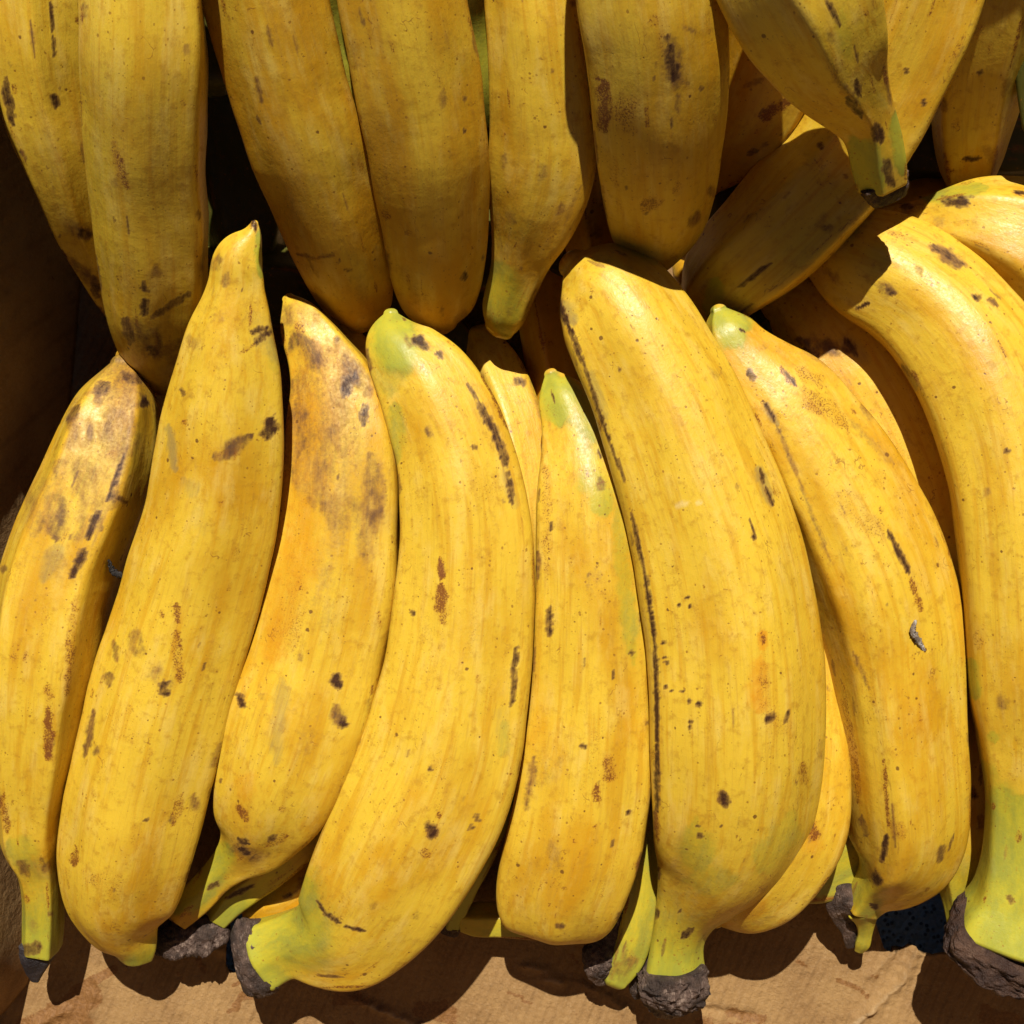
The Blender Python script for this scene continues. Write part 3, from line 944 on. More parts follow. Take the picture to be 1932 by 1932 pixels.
plantain('broad rounded plantain of the upper row with a dark brown oblong scar',
    [(1062, -160, 1342, -165), (1075, -70, 1354, -70), (1085, 10, 1361, 8), (1097, 100, 1366, 100), (1110, 190, 1364, 192), (1121, 270, 1358, 275), (1134, 350, 1346, 355),
     (1153, 420, 1324, 425), (1178, 468, 1290, 472), (1200, 495, 1264, 500), (1222, 512, 1252, 514)],
    [(0, 101), (.3, 85), (.6, 59), (.85, 22), (1, -6)], ridges=[(18, 22), (163, 26), (250, 28), (310, 26)], blur=7, seed=6, group=UP, ripe=.52, green1=.07,
    marks=[('k', 1262, 85, 1270, 150, 11, 1), ('b', 1262, 70, 1272, 165, 20, .6), ('k', 1256, 66, 1260, 80, 5, .9), ('b', 1285, 50, 1312, 60, 5, .7), ('r', 1136, 150, 1143, 250, 14, 1.0), ('b', 1140, 170, 1143, 240, 6, .7), ('r', 1180, 180, 1190, 260, 26, .7), ('b', 1262, 200, 1266, 240, 10, .3), ('r', 1150, 290, 1160, 350, 14, .5),
           ('r', 1220, 200, 1222, 240, 5, .8), ('r', 1215, 395, 1245, 378, 13, .9), ('b', 1300, 425, 1322, 398, 8, .8), ('b', 1337, 352, 1345, 372, 7, .8), ('k', 1320, 168, 1328, 164, 4, .8), ('b', 1290, 155, 1297, 156, 4, .8), ('r', 1200, 330, 1230, 360, 30, .3)])

# behind it, in shade
plantain('shaded plantain with a rusty patch right of the broad scarred upper row one',
    [(1330, -80, 1600, -20), (1330, 10, 1575, 60), (1325, 100, 1535, 155), (1310, 180, 1495, 232), (1298, 250, 1432, 305), (1288, 305, 1370, 346)],
    [(0, 40), (.5, 18), (1, -6)], ridges=[(40, 28), (160, 26), (270, 28)], blur=6, seed=7, group=UN, ripe=.6,
    marks=[('r', 1430, 225, 1490, 190, 12, .9), ('b', 1440, 215, 1455, 225, 8, .8), ('k', 1415, 290, 1422, 286, 5, .8), ('b', 1400, 165, 1440, 150, 5, .6)])

# the stub
plantain('top right plantain ending in a green neck with a dark sawn stub',
    [(1285, -250, 1560, -290), (1310, -120, 1590, -150), (1340, -40, 1625, -70), (1375, 25, 1650, 0), (1420, 90, 1658, 55), (1470, 148, 1663, 118), (1530, 200, 1671, 170),
     (1575, 238, 1683, 215), (1593, 275, 1696, 255), (1603, 315, 1704, 298), (1614, 350, 1706, 334)],
    [(0, 114), (.4, 95), (.75, 70), (1, 48)], ridges=[(62, 30), (112, 26), (180, 24), (250, 28), (320, 28)], blur=4.5, seed=8, group=UP, ripe=.45, stem1=4, end='flat',
    marks=[('k', 1561, 0, 1584, 50, 4, .95), ('g', 1585, 20, 1602, 110, 12, .5), ('k', 1613, 150, 1622, 180, 6, 1), ('k', 1598, 188, 1628, 222, 8, .95), ('k', 1648, 235, 1662, 268, 11, 1), ('k', 1670, 300, 1684, 350, 9, .9),
           ('g', 1692, 215, 1702, 330, 12, 1), ('g', 1612, 265, 1655, 360, 30, .9), ('g', 1640, 180, 1670, 200, 14, .4), ('r', 1560, 120, 1590, 180, 6, .6)],
    cut=[([(1612, 346, 1707, 330), (1624, 362, 1708, 350), (1640, 376, 1704, 376)], [(0, 48), (1, 45)], CUTB, .05, 'flat', 'flat')])

# the long one curving behind the stub
plantain('long curved plantain sweeping from top right down to the left beneath the sawn stub',
    [(1640, -200, 1885, -170), (1618, -80, 1860, -60), (1600, 20, 1832, 40), (1580, 90, 1800, 118), (1548, 150, 1764, 202), (1515, 205, 1722, 288), (1465, 270, 1658, 384),
     (1408, 335, 1600, 448), (1358, 390, 1528, 516), (1315, 445, 1460, 564), (1288, 500, 1404, 592), (1285, 545, 1352, 602)],
    [(0, 66), (.3, 44), (.6, 18), (.85, 6), (1, -14)], ridges=[(52, 32), (120, 22), (170, 26), (250, 28), (320, 26)], blur=4.5, seed=9, group=UP, ripe=.5,
    marks=[('k', 1452, 497, 1396, 541, 3.5, 1), ('b', 1557, 432, 1566, 428, 7, .8), ('r', 1430, 395, 1452, 430, 14, .5), ('g', 1338, 592, 1352, 525, 16, .8), ('k', 1548, 273, 1548, 277, 5, .9),
           ('k', 1710, 130, 1712, 140, 4, .8), ('b', 1590, 330, 1600, 335, 4, .6), ('r', 1620, 415, 1600, 420, 8, .6), ('k', 1742, 188, 1744, 200, 3, .8)])

plantain('dim plantain in the upper right corner, short black scratch near its lower end',
    [(1800, -150, 2020, -150), (1790, -60, 1992, -60), (1780, 40, 1962, 50), (1766, 130, 1936, 140), (1758, 200, 1917, 208), (1762, 260, 1901, 264), (1773, 310, 1887, 312), (1788, 345, 1872, 347)],
    [(0, 59), (.5, 28), (1, -17)], ridges=[(80, 32), (150, 24), (20, 24), (250, 28), (320, 28)], blur=5, seed=10, group=UP, ripe=.45,
    marks=[('k', 1816, 300, 1850, 299, 4, .95), ('b', 1780, 190, 1785, 210, 9, .6), ('b', 1860, 285, 1870, 290, 12, .5), ('k', 1846, 137, 1852, 137, 3, .7)])

plantain('short yellow plantain arching out of the right edge, greenish along its top',
    [(1668, 412, 1676, 392), (1722, 445, 1736, 376), (1785, 498, 1790, 347), (1838, 540, 1850, 332), (1885, 585, 1915, 334), (1935, 640, 1990, 372), (1970, 710, 2080, 460), (1985, 800, 2130, 600), (1990, 900, 2150, 740)],
    [(0, 4), (.3, 6), (.6, 0), (1, -18)], ridges=[(58, 32), (120, 26), (20, 24), (200, 28), (290, 28)], blur=5, seed=11, group=LO, ripe=.5, stem0=1,
    marks=[('k', 1776, 380, 1828, 384, 9, .95), ('g', 1730, 372, 1860, 356, 14, .8), ('k', 1915, 362, 1934, 365, 3, .9), ('b', 1700, 395, 1740, 390, 10, .6), ('k', 1700, 392, 1720, 388, 6, .8)])

# ------------------------------------------------------------------ lower row
plantain('brown mottled plantain at the left edge, long green neck with withered black end',
    [(208, 688, 262, 690), (162, 738, 292, 735), (122, 800, 300, 800), (86, 862, 283, 922), (48, 945, 252, 1010), (8, 1045, 215, 1108), (-14, 1160, 192, 1220), (-20, 1290, 166, 1340), (-14, 1420, 144, 1450),
     (-6, 1520, 122, 1540), (3, 1590, 117, 1598), (32, 1642, 115, 1645), (42, 1700, 116, 1700), (42, 1750, 115, 1750), (42, 1792, 112, 1782)],
    [(0, -2), (.3, 3), (.6, 0), (.85, -14), (1, -26)], ridges=[(58, 34), (125, 24), (175, 24), (250, 28), (320, 28)], blur=4.5, seed=12, group=LO, ripe=.5, stem1=4, green1=.17, end='flat', brown0=.10,
    marks=[('b', 130, 800, 250, 850, 46, .7), ('b', 110, 870, 60, 1000, 34, .5), ('b', 200, 860, 150, 1010, 30, .5), ('b', 250, 780, 215, 960, 14, .6), ('b', 60, 1060, 130, 1060, 24, .35), ('b', 170, 730, 270, 750, 26, .75), ('k', 180, 745, 205, 722, 12, .95), ('k', 232, 708, 268, 718, 11, .85), ('k', 271, 752, 275, 768, 7, 1), ('b', 215, 780, 240, 820, 24, .6),
           ('k', 125, 795, 150, 765, 10, .8), ('b', 95, 930, 112, 1015, 24, .7), ('k', 188, 962, 164, 1018, 7, 1), ('k', 160, 1036, 134, 1088, 8, 1), ('y', 115, 1030, 80, 1095, 18, .6), ('b', 145, 880, 170, 920, 28, .6),
           ('r', 142, 1131, 125, 1310, 9, .7), ('r', 92, 1290, 90, 1380, 9, .7), ('r', 92, 1340, 92, 1435, 10, 1), ('k', 236, 855, 204, 945, 4, 1), ('k', 215, 935, 240, 950, 4, .8), ('r', 4, 1500, 14, 1570, 10, .8),
           ('g', 60, 1650, 100, 1790, 40, .55), ('g', 20, 1590, 60, 1640, 25, .6), ('y', 50, 1625, 100, 1660, 14, .4), ('k', 90, 1722, 98, 1728, 4, .7), ('k', 50, 1795, 70, 1788, 10, .8), ('r', 40, 1060, 60, 1180, 20, .3), ('b', 183, 970, 190, 1000, 6, .8)],
    cut=[([(42, 1786, 108, 1782), (42, 1808, 98, 1806), (50, 1832, 84, 1830), (58, 1846, 76, 1846)], [(0, -26), (1, -30)], BLACKEND, .02, 'flat', 'round')])

plantain('large spotted plantain whose pointed tip rises into the dark gap at the left',
    [(474, 421, 488, 421), (460, 442, 497, 440), (430, 462, 500, 462), (406, 486, 501, 486), (397, 530, 503, 530), (379, 580, 516, 578), (356, 632, 527, 632), (336, 700, 540, 705), (316, 780, 546, 785),
     (299, 865, 543, 885), (280, 960, 534, 990), (246, 1070, 508, 1115), (208, 1190, 473, 1245), (174, 1305, 440, 1365), (146, 1425, 410, 1480), (125, 1540, 386, 1565), (119, 1635, 354, 1655), (134, 1700, 326, 1715),
     (172, 1748, 305, 1755), (214, 1784, 300, 1786), (228, 1806, 290, 1806)],
    [(0, 46), (.2, 28), (.5, 7), (.8, -6), (1, -24)], ridges=[(20, 15, 32), (165, 24), (250, 28), (310, 26)], blur=5, seed=13, group=LO, ripe=.42, stem0=3, stem1=2, green1=.035, end='flat',
    marks=[('k', 472, 626, 506, 617, 5, .9), ('k', 478, 650, 512, 624, 6, 1), ('r', 450, 670, 485, 645, 4, .7), ('y', 498, 640, 518, 665, 18, .6), ('y', 480, 600, 505, 610, 16, .4), ('k', 503, 825, 516, 788, 14, 1.1),
           ('b', 406, 868, 474, 824, 13, .85), ('r', 408, 864, 430, 850, 8, .5), ('y', 318, 800, 330, 890, 8, .8), ('y', 345, 905, 372, 930, 14, .5), ('y', 370, 960, 390, 1010, 16, .35),
           ('r', 333, 1140, 335, 1180, 9, .9), ('r', 333, 1190, 338, 1290, 12, .75), ('b', 256, 1200, 258, 1222, 14, .75), ('k', 309, 1290, 311, 1303, 8, 1.1), ('b', 300, 1272, 315, 1290, 16, .5), ('b', 200, 1270, 208, 1290, 9, .85),
           ('b', 178, 1340, 160, 1430, 6, .9), ('b', 215, 1210, 220, 1250, 6, .7), ('r', 210, 1330, 250, 1400, 35, .45), ('r', 345, 1500, 325, 1556, 10, .9), ('b', 324, 1540, 326, 1556, 6, .7), ('r', 143, 1600, 141, 1632, 9, .9), ('r', 175, 1650, 180, 1672, 9, .7),
           ('r', 165, 1655, 240, 1670, 24, .5), ('b', 365, 1500, 370, 1530, 8, .7), ('k', 478, 421, 481, 430, 5, 1), ('b', 411, 480, 416, 495, 7, .7), ('g', 488, 440, 494, 520, 8, .9), ('g', 512, 640, 520, 700, 12, .4),
           ('k', 342, 736, 346, 742, 4, .9), ('r', 345, 790, 352, 805, 5, .8), ('b', 358, 640, 366, 650, 7, .6), ('r', 250, 1560, 262, 1600, 14, .5), ('b', 415, 1400, 400, 1450, 6, .6), ('k', 270, 1548, 282, 1545, 2, .8), ('r', 465, 925, 450, 960, 8, .2), ('b', 400, 560, 420, 600, 20, .2)])

plantain('heavily browned plantain with a grey bruise, third from the left in the lower row',
    [(533, 566, 556, 561), (528, 590, 590, 580), (531, 628, 624, 615), (543, 672, 662, 660), (548, 730, 714, 725), (546, 800, 746, 795), (541, 880, 760, 882), (533, 970, 762, 978), (515, 1065, 760, 1090),
     (493, 1160, 741, 1200), (464, 1260, 718, 1310), (434, 1355, 690, 1408), (415, 1440, 650, 1485), (412, 1515, 600, 1545), (420, 1565, 548, 1595), (412, 1600, 488, 1630), (392, 1625, 445, 1662), (355, 1665, 402, 1708), (322, 1706, 358, 1744)],
    [(0, 4), (.25, 3), (.55, -2), (.8, -10), (1, -30)], ridges=[(44, 38, 28), (150, 24), (250, 28), (320, 28)], blur=5, seed=14, group=LO, ripe=.50, stem1=4, end='flat', nu=120,
    marks=[('o', 600, 650, 560, 1000, 70, .55), ('b', 580, 700, 640, 900, 60, .45), ('b', 560, 640, 625, 690, 26, .75), ('b', 640, 690, 600, 960, 46, .55), ('b', 700, 860, 690, 1060, 24, .6), ('b', 575, 660, 565, 930, 20, .5), ('b', 540, 600, 590, 600, 24, .5), ('b', 640, 1000, 600, 1180, 30, .3), ('k', 645, 748, 668, 703, 12, 1.05), ('k', 684, 802, 692, 763, 8, .85), ('b', 618, 640, 700, 745, 18, .85), ('b', 562, 700, 562, 860, 18, .75), ('b', 716, 890, 706, 1005, 14, .9),
           ('b', 650, 830, 640, 1000, 32, .45), ('o', 575, 950, 515, 1240, 34, .6), ('y', 534, 1280, 520, 1440, 13, .6), ('k', 632, 1283, 636, 1292, 10, 1.05), ('k', 643, 1358, 648, 1366, 8, 1.05), ('b', 632, 1335, 642, 1365, 12, .8),
           ('k', 450, 1310, 460, 1335, 8, 1), ('r', 448, 1518, 466, 1548, 8, 1), ('k', 450, 1583, 470, 1592, 6, 1), ('k', 450, 1600, 472, 1612, 6, 1), ('k', 510, 1582, 516, 1579, 5, .9), ('r', 500, 1598, 545, 1575, 8, .8), ('r', 560, 1090, 545, 1230, 32, .5),
           ('g', 425, 1600, 335, 1720, 34, .85), ('k', 392, 1678, 412, 1664, 6, 1), ('b', 430, 1600, 500, 1615, 16, .5), ('b', 535, 600, 560, 640, 18, .4), ('r', 652, 850, 690, 840, 14, .5), ('r', 714, 1150, 716, 1180, 5, .8), ('b', 580, 1390, 582, 1410, 13, .35), ('o', 463, 1480, 465, 1485, 22, .6), ('b', 540, 760, 548, 900, 10, .5), ('b', 675, 960, 690, 1050, 14, .4)])

plantain('large bright plantain whose pale green neck curves left to a grey cut end',
    [(724, 593, 752, 593), (697, 612, 782, 620), (687, 642, 806, 640), (692, 680, 846, 676), (707, 725, 893, 718), (727, 785, 934, 775), (748, 855, 968, 850), (757, 930, 992, 935), (760, 1010, 1004, 1020),
     (752, 1105, 1007, 1125), (738, 1205, 1004, 1230), (712, 1300, 993, 1340), (688, 1385, 978, 1440), (655, 1465, 952, 1520), (624, 1535, 912, 1598), (600, 1595, 866, 1675), (582, 1650, 805, 1750), (568, 1690, 728, 1812),
     (548, 1712, 645, 1824), (525, 1724, 592, 1820), (498, 1732, 560, 1832), (480, 1734, 532, 1850)],
    [(0, 12), (.2, 10), (.5, 3), (.8, -10), (1, -30)], ridges=[(30, 34, 30), (150, 22), (250, 28), (320, 28)], blur=5.5, seed=15, group=LO, ripe=.42, stem1=4, green1=.07, end='flat', nu=136,
    marks=[('g', 735, 600, 748, 660, 36, 1), ('g', 720, 650, 735, 740, 26, .45), ('g', 745, 760, 748, 870, 14, .6), ('k', 788, 640, 800, 653, 9, 1.1), ('k', 822, 664, 834, 674, 6, 1), ('k', 880, 722, 905, 760, 4, .8), ('k', 905, 760, 925, 805, 6, .9),
           ('k', 925, 790, 956, 880, 8, .95), ('k', 958, 890, 967, 950, 4.5, .95), ('y', 950, 880, 972, 960, 10, .5), ('r', 832, 1050, 834, 1092, 7, 1.05), ('b', 832, 1055, 834, 1088, 5, .6), ('r', 833, 1100, 836, 1180, 13, .95), ('r', 832, 1190, 828, 1300, 13, .45),
           ('r', 880, 860, 930, 950, 24, .4), ('r', 740, 700, 830, 690, 16, .4), ('b', 806, 812, 810, 818, 6, .8), ('k', 893, 842, 896, 845, 4, .9), ('k', 975, 1215, 965, 1335, 4.5, .95), ('y', 948, 1330, 950, 1430, 14, .4), ('g', 952, 1360, 946, 1430, 10, .5),
           ('k', 812, 1562, 818, 1570, 10, 1.0), ('r', 808, 1555, 822, 1580, 13, 1), ('r', 825, 1530, 830, 1545, 5, 1), ('r', 802, 1600, 806, 1620, 8, .8), ('r', 845, 1380, 828, 1540, 22, .4), ('k', 899, 1540, 901, 1547, 4, 1), ('k', 885, 1570, 892, 1556, 2.5, .8),
           ('k', 598, 1698, 612, 1722, 3, .9), ('k', 612, 1722, 642, 1742, 4, 1), ('k', 652, 1748, 690, 1757, 3.5, 1), ('g', 568, 1655, 600, 1745, 22, .75), ('g', 585, 1640, 610, 1700, 16, .4), ('g', 600, 1760, 640, 1790, 22, .3), ('g', 480, 1780, 550, 1760, 60, .85),
           ('r', 755, 820, 765, 850, 12, .5), ('k', 777, 1155, 780, 1157, 4, .9), ('k', 810, 1450, 812, 1452, 3, .9)],
    cut=[([(488, 1731, 544, 1846), (466, 1730, 520, 1862), (446, 1734, 500, 1868), (437, 1746, 488, 1860)], [(0, -29), (1, -31)], CUT, .09, 'flat', 'flat', .8)])

plantain('blunt plantain with a small green tip squeezed between two larger ones at the centre',
    [(1026, 708, 1052, 704), (1012, 735, 1092, 732), (1018, 790, 1134, 785), (1018, 850, 1172, 845), (1012, 920, 1204, 920), (1009, 1020, 1222, 1020), (1008, 1120, 1228, 1125), (1002, 1250, 1228, 1260),
     (987, 1375, 1232, 1395), (969, 1490, 1226, 1515), (951, 1580, 1208, 1610), (939, 1655, 1176, 1680), (946, 1702, 1154, 1710), (962, 1728, 1132, 1735), (992, 1746, 1096, 1751)],
    [(0, 6), (.3, 6), (.6, -2), (.85, -13), (1, -24)], end='blunt', ridges=[(150, 146, 28), (40, 22), (250, 28), (320, 28)], blur=5, seed=16, group=LO, ripe=.48,
    marks=[('g', 1035, 708, 1055, 790, 36, 1), ('g', 1080, 740, 1115, 830, 22, .8), ('g', 1112, 870, 1140, 970, 24, .75), ('g', 1100, 760, 1130, 860, 26, .6), ('g', 1165, 960, 1195, 1250, 14, .6), ('b', 1124, 1075, 1120, 1115, 14, .45), ('k', 1036, 1145, 1038, 1200, 6, .9),
           ('r', 1030, 880, 1032, 1120, 10, .6), ('r', 1148, 1440, 1152, 1465, 13, .8), ('r', 1124, 1478, 1128, 1515, 8, 1), ('b', 1045, 1605, 1052, 1630, 15, .45), ('b', 1052, 1746, 1060, 1747, 5, .9), ('b', 1008, 1430, 992, 1530, 6, .8),
           ('k', 1099, 1408, 1103, 1409, 4, .9), ('k', 1190, 1230, 1192, 1232, 4, .9), ('k', 1040, 985, 1041, 1000, 3, .8), ('k', 1184, 1532, 1187, 1532, 3, .9), ('y', 1000, 1640, 1040, 1700, 30, .25), ('o', 1030, 1500, 1060, 1600, 60, .15), ('r', 1040, 870, 1060, 1000, 22, .35), ('b', 1000, 1480, 1050, 1440, 26, .25)])

plantain('largest smooth pale yellow plantain with a black line down its left ridge',
    [(1052, 508, 1108, 490), (1034, 548, 1180, 492), (1044, 592, 1248, 528), (1066, 655, 1304, 590), (1096, 725, 1350, 668), (1124, 802, 1400, 755), (1150, 882, 1440, 850), (1172, 965, 1478, 945), (1191, 1050, 1510, 1035),
     (1206, 1150, 1533, 1140), (1214, 1250, 1545, 1250), (1219, 1350, 1548, 1350), (1224, 1450, 1541, 1450), (1228, 1540, 1520, 1548), (1232, 1605, 1474, 1625), (1235, 1660, 1410, 1678), (1234, 1715, 1353, 1722), (1229, 1765, 1327, 1765),
     (1220, 1808, 1326, 1806), (1214, 1835, 1332, 1840)],
    [(0, 17), (.15, 18), (.45, 15), (.75, 2), (.9, -18), (1, -30)], ridges=[(160, 156, 34), (12, 22), (250, 28), (320, 28)], blur=5, seed=17, group=LO, ripe=.34, stem1=5, green1=.15, end='flat', nu=144, step=4,
    marks=[('k', 1047, 562, 1070, 610, 6, 1.05), ('k', 1070, 610, 1103, 692, 4.5, 1.05), ('k', 1103, 692, 1150, 835, 3.5, .95), ('y', 1056, 568, 1080, 612, 14, .8), ('y', 1115, 700, 1145, 810, 9, .6), ('k', 1150, 835, 1180, 910, 2.5, .7),
           ('k', 1190, 960, 1216, 1080, 3.5, .95), ('k', 1216, 1080, 1236, 1216, 4, 1), ('k', 1236, 1216, 1241, 1400, 4.5, 1.05), ('k', 1241, 1400, 1239, 1530, 4.5, 1.0), ('r', 1239, 1530, 1241, 1590, 5, .8),
           ('y', 1430, 880, 1458, 955, 10, .8), ('k', 1433, 885, 1440, 912, 4, 1), ('k', 1444, 918, 1458, 952, 4, 1), ('o', 1438, 1190, 1440, 1225, 8, .9), ('r', 1438, 1195, 1441, 1215, 6, 1), ('o', 1436, 1240, 1430, 1345, 18, .75), ('r', 1440, 1245, 1436, 1340, 13, .55),
           ('k', 1448, 1358, 1456, 1351, 6, .95), ('k', 1487, 1340, 1482, 1366, 3.5, .9), ('r', 1450, 1345, 1490, 1380, 16, .5), ('r', 1500, 1270, 1510, 1330, 26, .4), ('r', 1515, 1440, 1520, 1480, 9, .75), ('k', 1362, 1500, 1367, 1512, 9, 1.05), ('r', 1364, 1490, 1366, 1520, 11, .8),
           ('g', 1308, 1560, 1325, 1640, 28, .6), ('g', 1500, 1540, 1430, 1640, 26, .5), ('g', 1300, 1660, 1380, 1660, 30, .5), ('k', 1285, 1770, 1305, 1752, 5.5, 1.05), ('k', 1238, 1720, 1240, 1728, 4, .9), ('w', 1275, 955, 1300, 948, 6, .35), ('w', 1312, 946, 1325, 952, 5, .35),
           ('k', 1287, 1305, 1288, 1306, 2.4, 1), ('k', 1268, 1303, 1269, 1304, 2.4, 1), ('k', 1257, 1295, 1258, 1296, 2.4, 1), ('k', 1300, 1321, 1301, 1322, 3.8, 1.1), ('k', 1318, 1328, 1319, 1329, 4.2, 1.1), ('k', 1251, 1213, 1252, 1214, 3, 1), ('k', 1255, 1240, 1256, 1240, 2.5, 1),
           ('k', 1257, 1249, 1258, 1250, 3, 1), ('k', 1296, 1127, 1297, 1128, 2.6, 1), ('k', 1281, 1140, 1282, 1141, 2.4, 1), ('k', 1300, 1144, 1301, 1145, 2.4, 1), ('k', 1421, 1014, 1422, 1015, 3, 1), ('k', 1301, 1362, 1302, 1363, 2.6, .9), ('k', 1301, 1373, 1302, 1374, 2.6, .9),
           ('k', 1320, 1576, 1322, 1578, 4.5, 1), ('k', 1317, 1558, 1318, 1559, 2.5, 1), ('k', 1360, 1558, 1361, 1559, 2.5, 1), ('o', 1195, 540, 1220, 562, 8, .7), ('k', 1168, 696, 1169, 697, 3, .8), ('r', 1330, 620, 1350, 640, 14, .2)],
    cut=[([(1214, 1808, 1322, 1822), (1207, 1828, 1334, 1842), (1204, 1852, 1326, 1858), (1212, 1876, 1304, 1882), (1228, 1892, 1288, 1894)], [(0, -27), (1, -34)], CUT, .14, 'flat', 'round', 1.05),
         ([(1240, 1882, 1276, 1882), (1240, 1900, 1276, 1902), (1252, 1914, 1272, 1914)], [(0, -38), (1, -40)], CUT, .22),
         ([(1190, 1842, 1214, 1840), (1186, 1860, 1212, 1862), (1194, 1876, 1214, 1878)], [(0, -36), (1, -38)], CUT, .10)])

plantain('clear yellow plantain peeking out right of the largest one, orange spot near its end',
    [(1370, 960, 1510, 950), (1395, 1080, 1542, 1070), (1405, 1200, 1562, 1200), (1400, 1320, 1580, 1330), (1385, 1430, 1592, 1450), (1362, 1520, 1586, 1545), (1332, 1590, 1540, 1632), (1310, 1645, 1482, 1682), (1305, 1690, 1420, 1715), (1318, 1718, 1368, 1728)],
    [(0, -12), (.4, -10), (.75, -14), (1, -28)], ridges=[(40, 26), (150, 26), (270, 28)], blur=7, seed=18, group=LO, ripe=.5,
    marks=[('r', 1528, 1560, 1536, 1572, 12, 1), ('k', 1528, 1556, 1532, 1560, 4, .9), ('o', 1528, 1560, 1530, 1590, 16, .7), ('o', 1440, 1680, 1380, 1720, 30, .6)])

plantain('orange yellow ridged plantain with a small split dark stalk near the bottom right',
    [(1340, 588, 1370, 584), (1324, 612, 1402, 604), (1332, 655, 1440, 645), (1350, 715, 1500, 688), (1372, 775, 1560, 722), (1400, 842, 1615, 785), (1430, 915, 1668, 855), (1460, 985, 1712, 922), (1490, 1060, 1752, 1000),
     (1516, 1135, 1783, 1080), (1540, 1212, 1799, 1170), (1560, 1300, 1804, 1278), (1577, 1390, 1807, 1385), (1591, 1480, 1813, 1490), (1600, 1545, 1811, 1572), (1610, 1592, 1784, 1642), (1614, 1628, 1732, 1682), (1604, 1660, 1676, 1706), (1592, 1690, 1652, 1728)],
    [(0, 14), (.2, 8), (.5, 3), (.8, -6), (1, -27)], ridges=[(134, 108, 32), (30, 24), (205, 24), (250, 28), (320, 28)], blur=4.2, seed=19, group=LO, ripe=.58, stem1=3, end='flat', nu=132,
    marks=[('g', 1350, 592, 1400, 640, 30, 1), ('g', 1400, 640, 1410, 690, 14, .5), ('k', 1413, 702, 1420, 712, 7, .9), ('r', 1471, 692, 1500, 727, 8, 1.0), ('k', 1480, 700, 1500, 725, 3, .8), ('r', 1510, 735, 1600, 810, 20, .75), ('r', 1500, 690, 1560, 730, 12, .6), ('y', 1443, 760, 1466, 800, 8, .8), ('k', 1444, 762, 1462, 795, 4, .95),
           ('k', 1395, 620, 1404, 626, 3, .9), ('b', 1466, 800, 1505, 900, 4, .75), ('b', 1505, 900, 1566, 1060, 3.5, .6), ('k', 1676, 1001, 1716, 1082, 5.5, 1.05), ('r', 1716, 1090, 1740, 1155, 7, .85), ('r', 1580, 930, 1660, 1010, 26, .55), ('r', 1650, 880, 1720, 1000, 14, .4), ('r', 1590, 1290, 1622, 1520, 8, .7),
           ('b', 1610, 1230, 1640, 1300, 4, .7), ('r', 1668, 1430, 1676, 1560, 4, .95), ('k', 1674, 1575, 1663, 1626, 5.5, 1.1), ('r', 1680, 1550, 1710, 1580, 14, .6), ('b', 1780, 1595, 1768, 1628, 7, .85), ('k', 1652, 1650, 1656, 1664, 7, 1.05), ('k', 1642, 1706, 1656, 1712, 6, 1.1), ('b', 1625, 1540, 1636, 1580, 6, .7),
           ('g', 1600, 1660, 1650, 1720, 30, .75), ('g', 1608, 1610, 1625, 1660, 18, .6), ('y', 1540, 880, 1580, 900, 30, .2), ('o', 1700, 1200, 1740, 1500, 50, .35), ('b', 1600, 790, 1690, 880, 7, .4), ('k', 1722, 1188, 1745, 1230, 3, .7)],
    cut=[([(1572, 1668, 1640, 1712), (1561, 1690, 1610, 1722), (1568, 1716, 1604, 1732), (1584, 1752, 1614, 1752), (1594, 1782, 1614, 1780)], [(0, -28), (1, -38)], CUT, .05),
         ([(1600, 1690, 1650, 1728), (1612, 1722, 1648, 1740), (1618, 1752, 1643, 1762), (1612, 1782, 1638, 1780), (1612, 1790, 1630, 1790)], [(0, -27), (1, -37)], None, .0)])

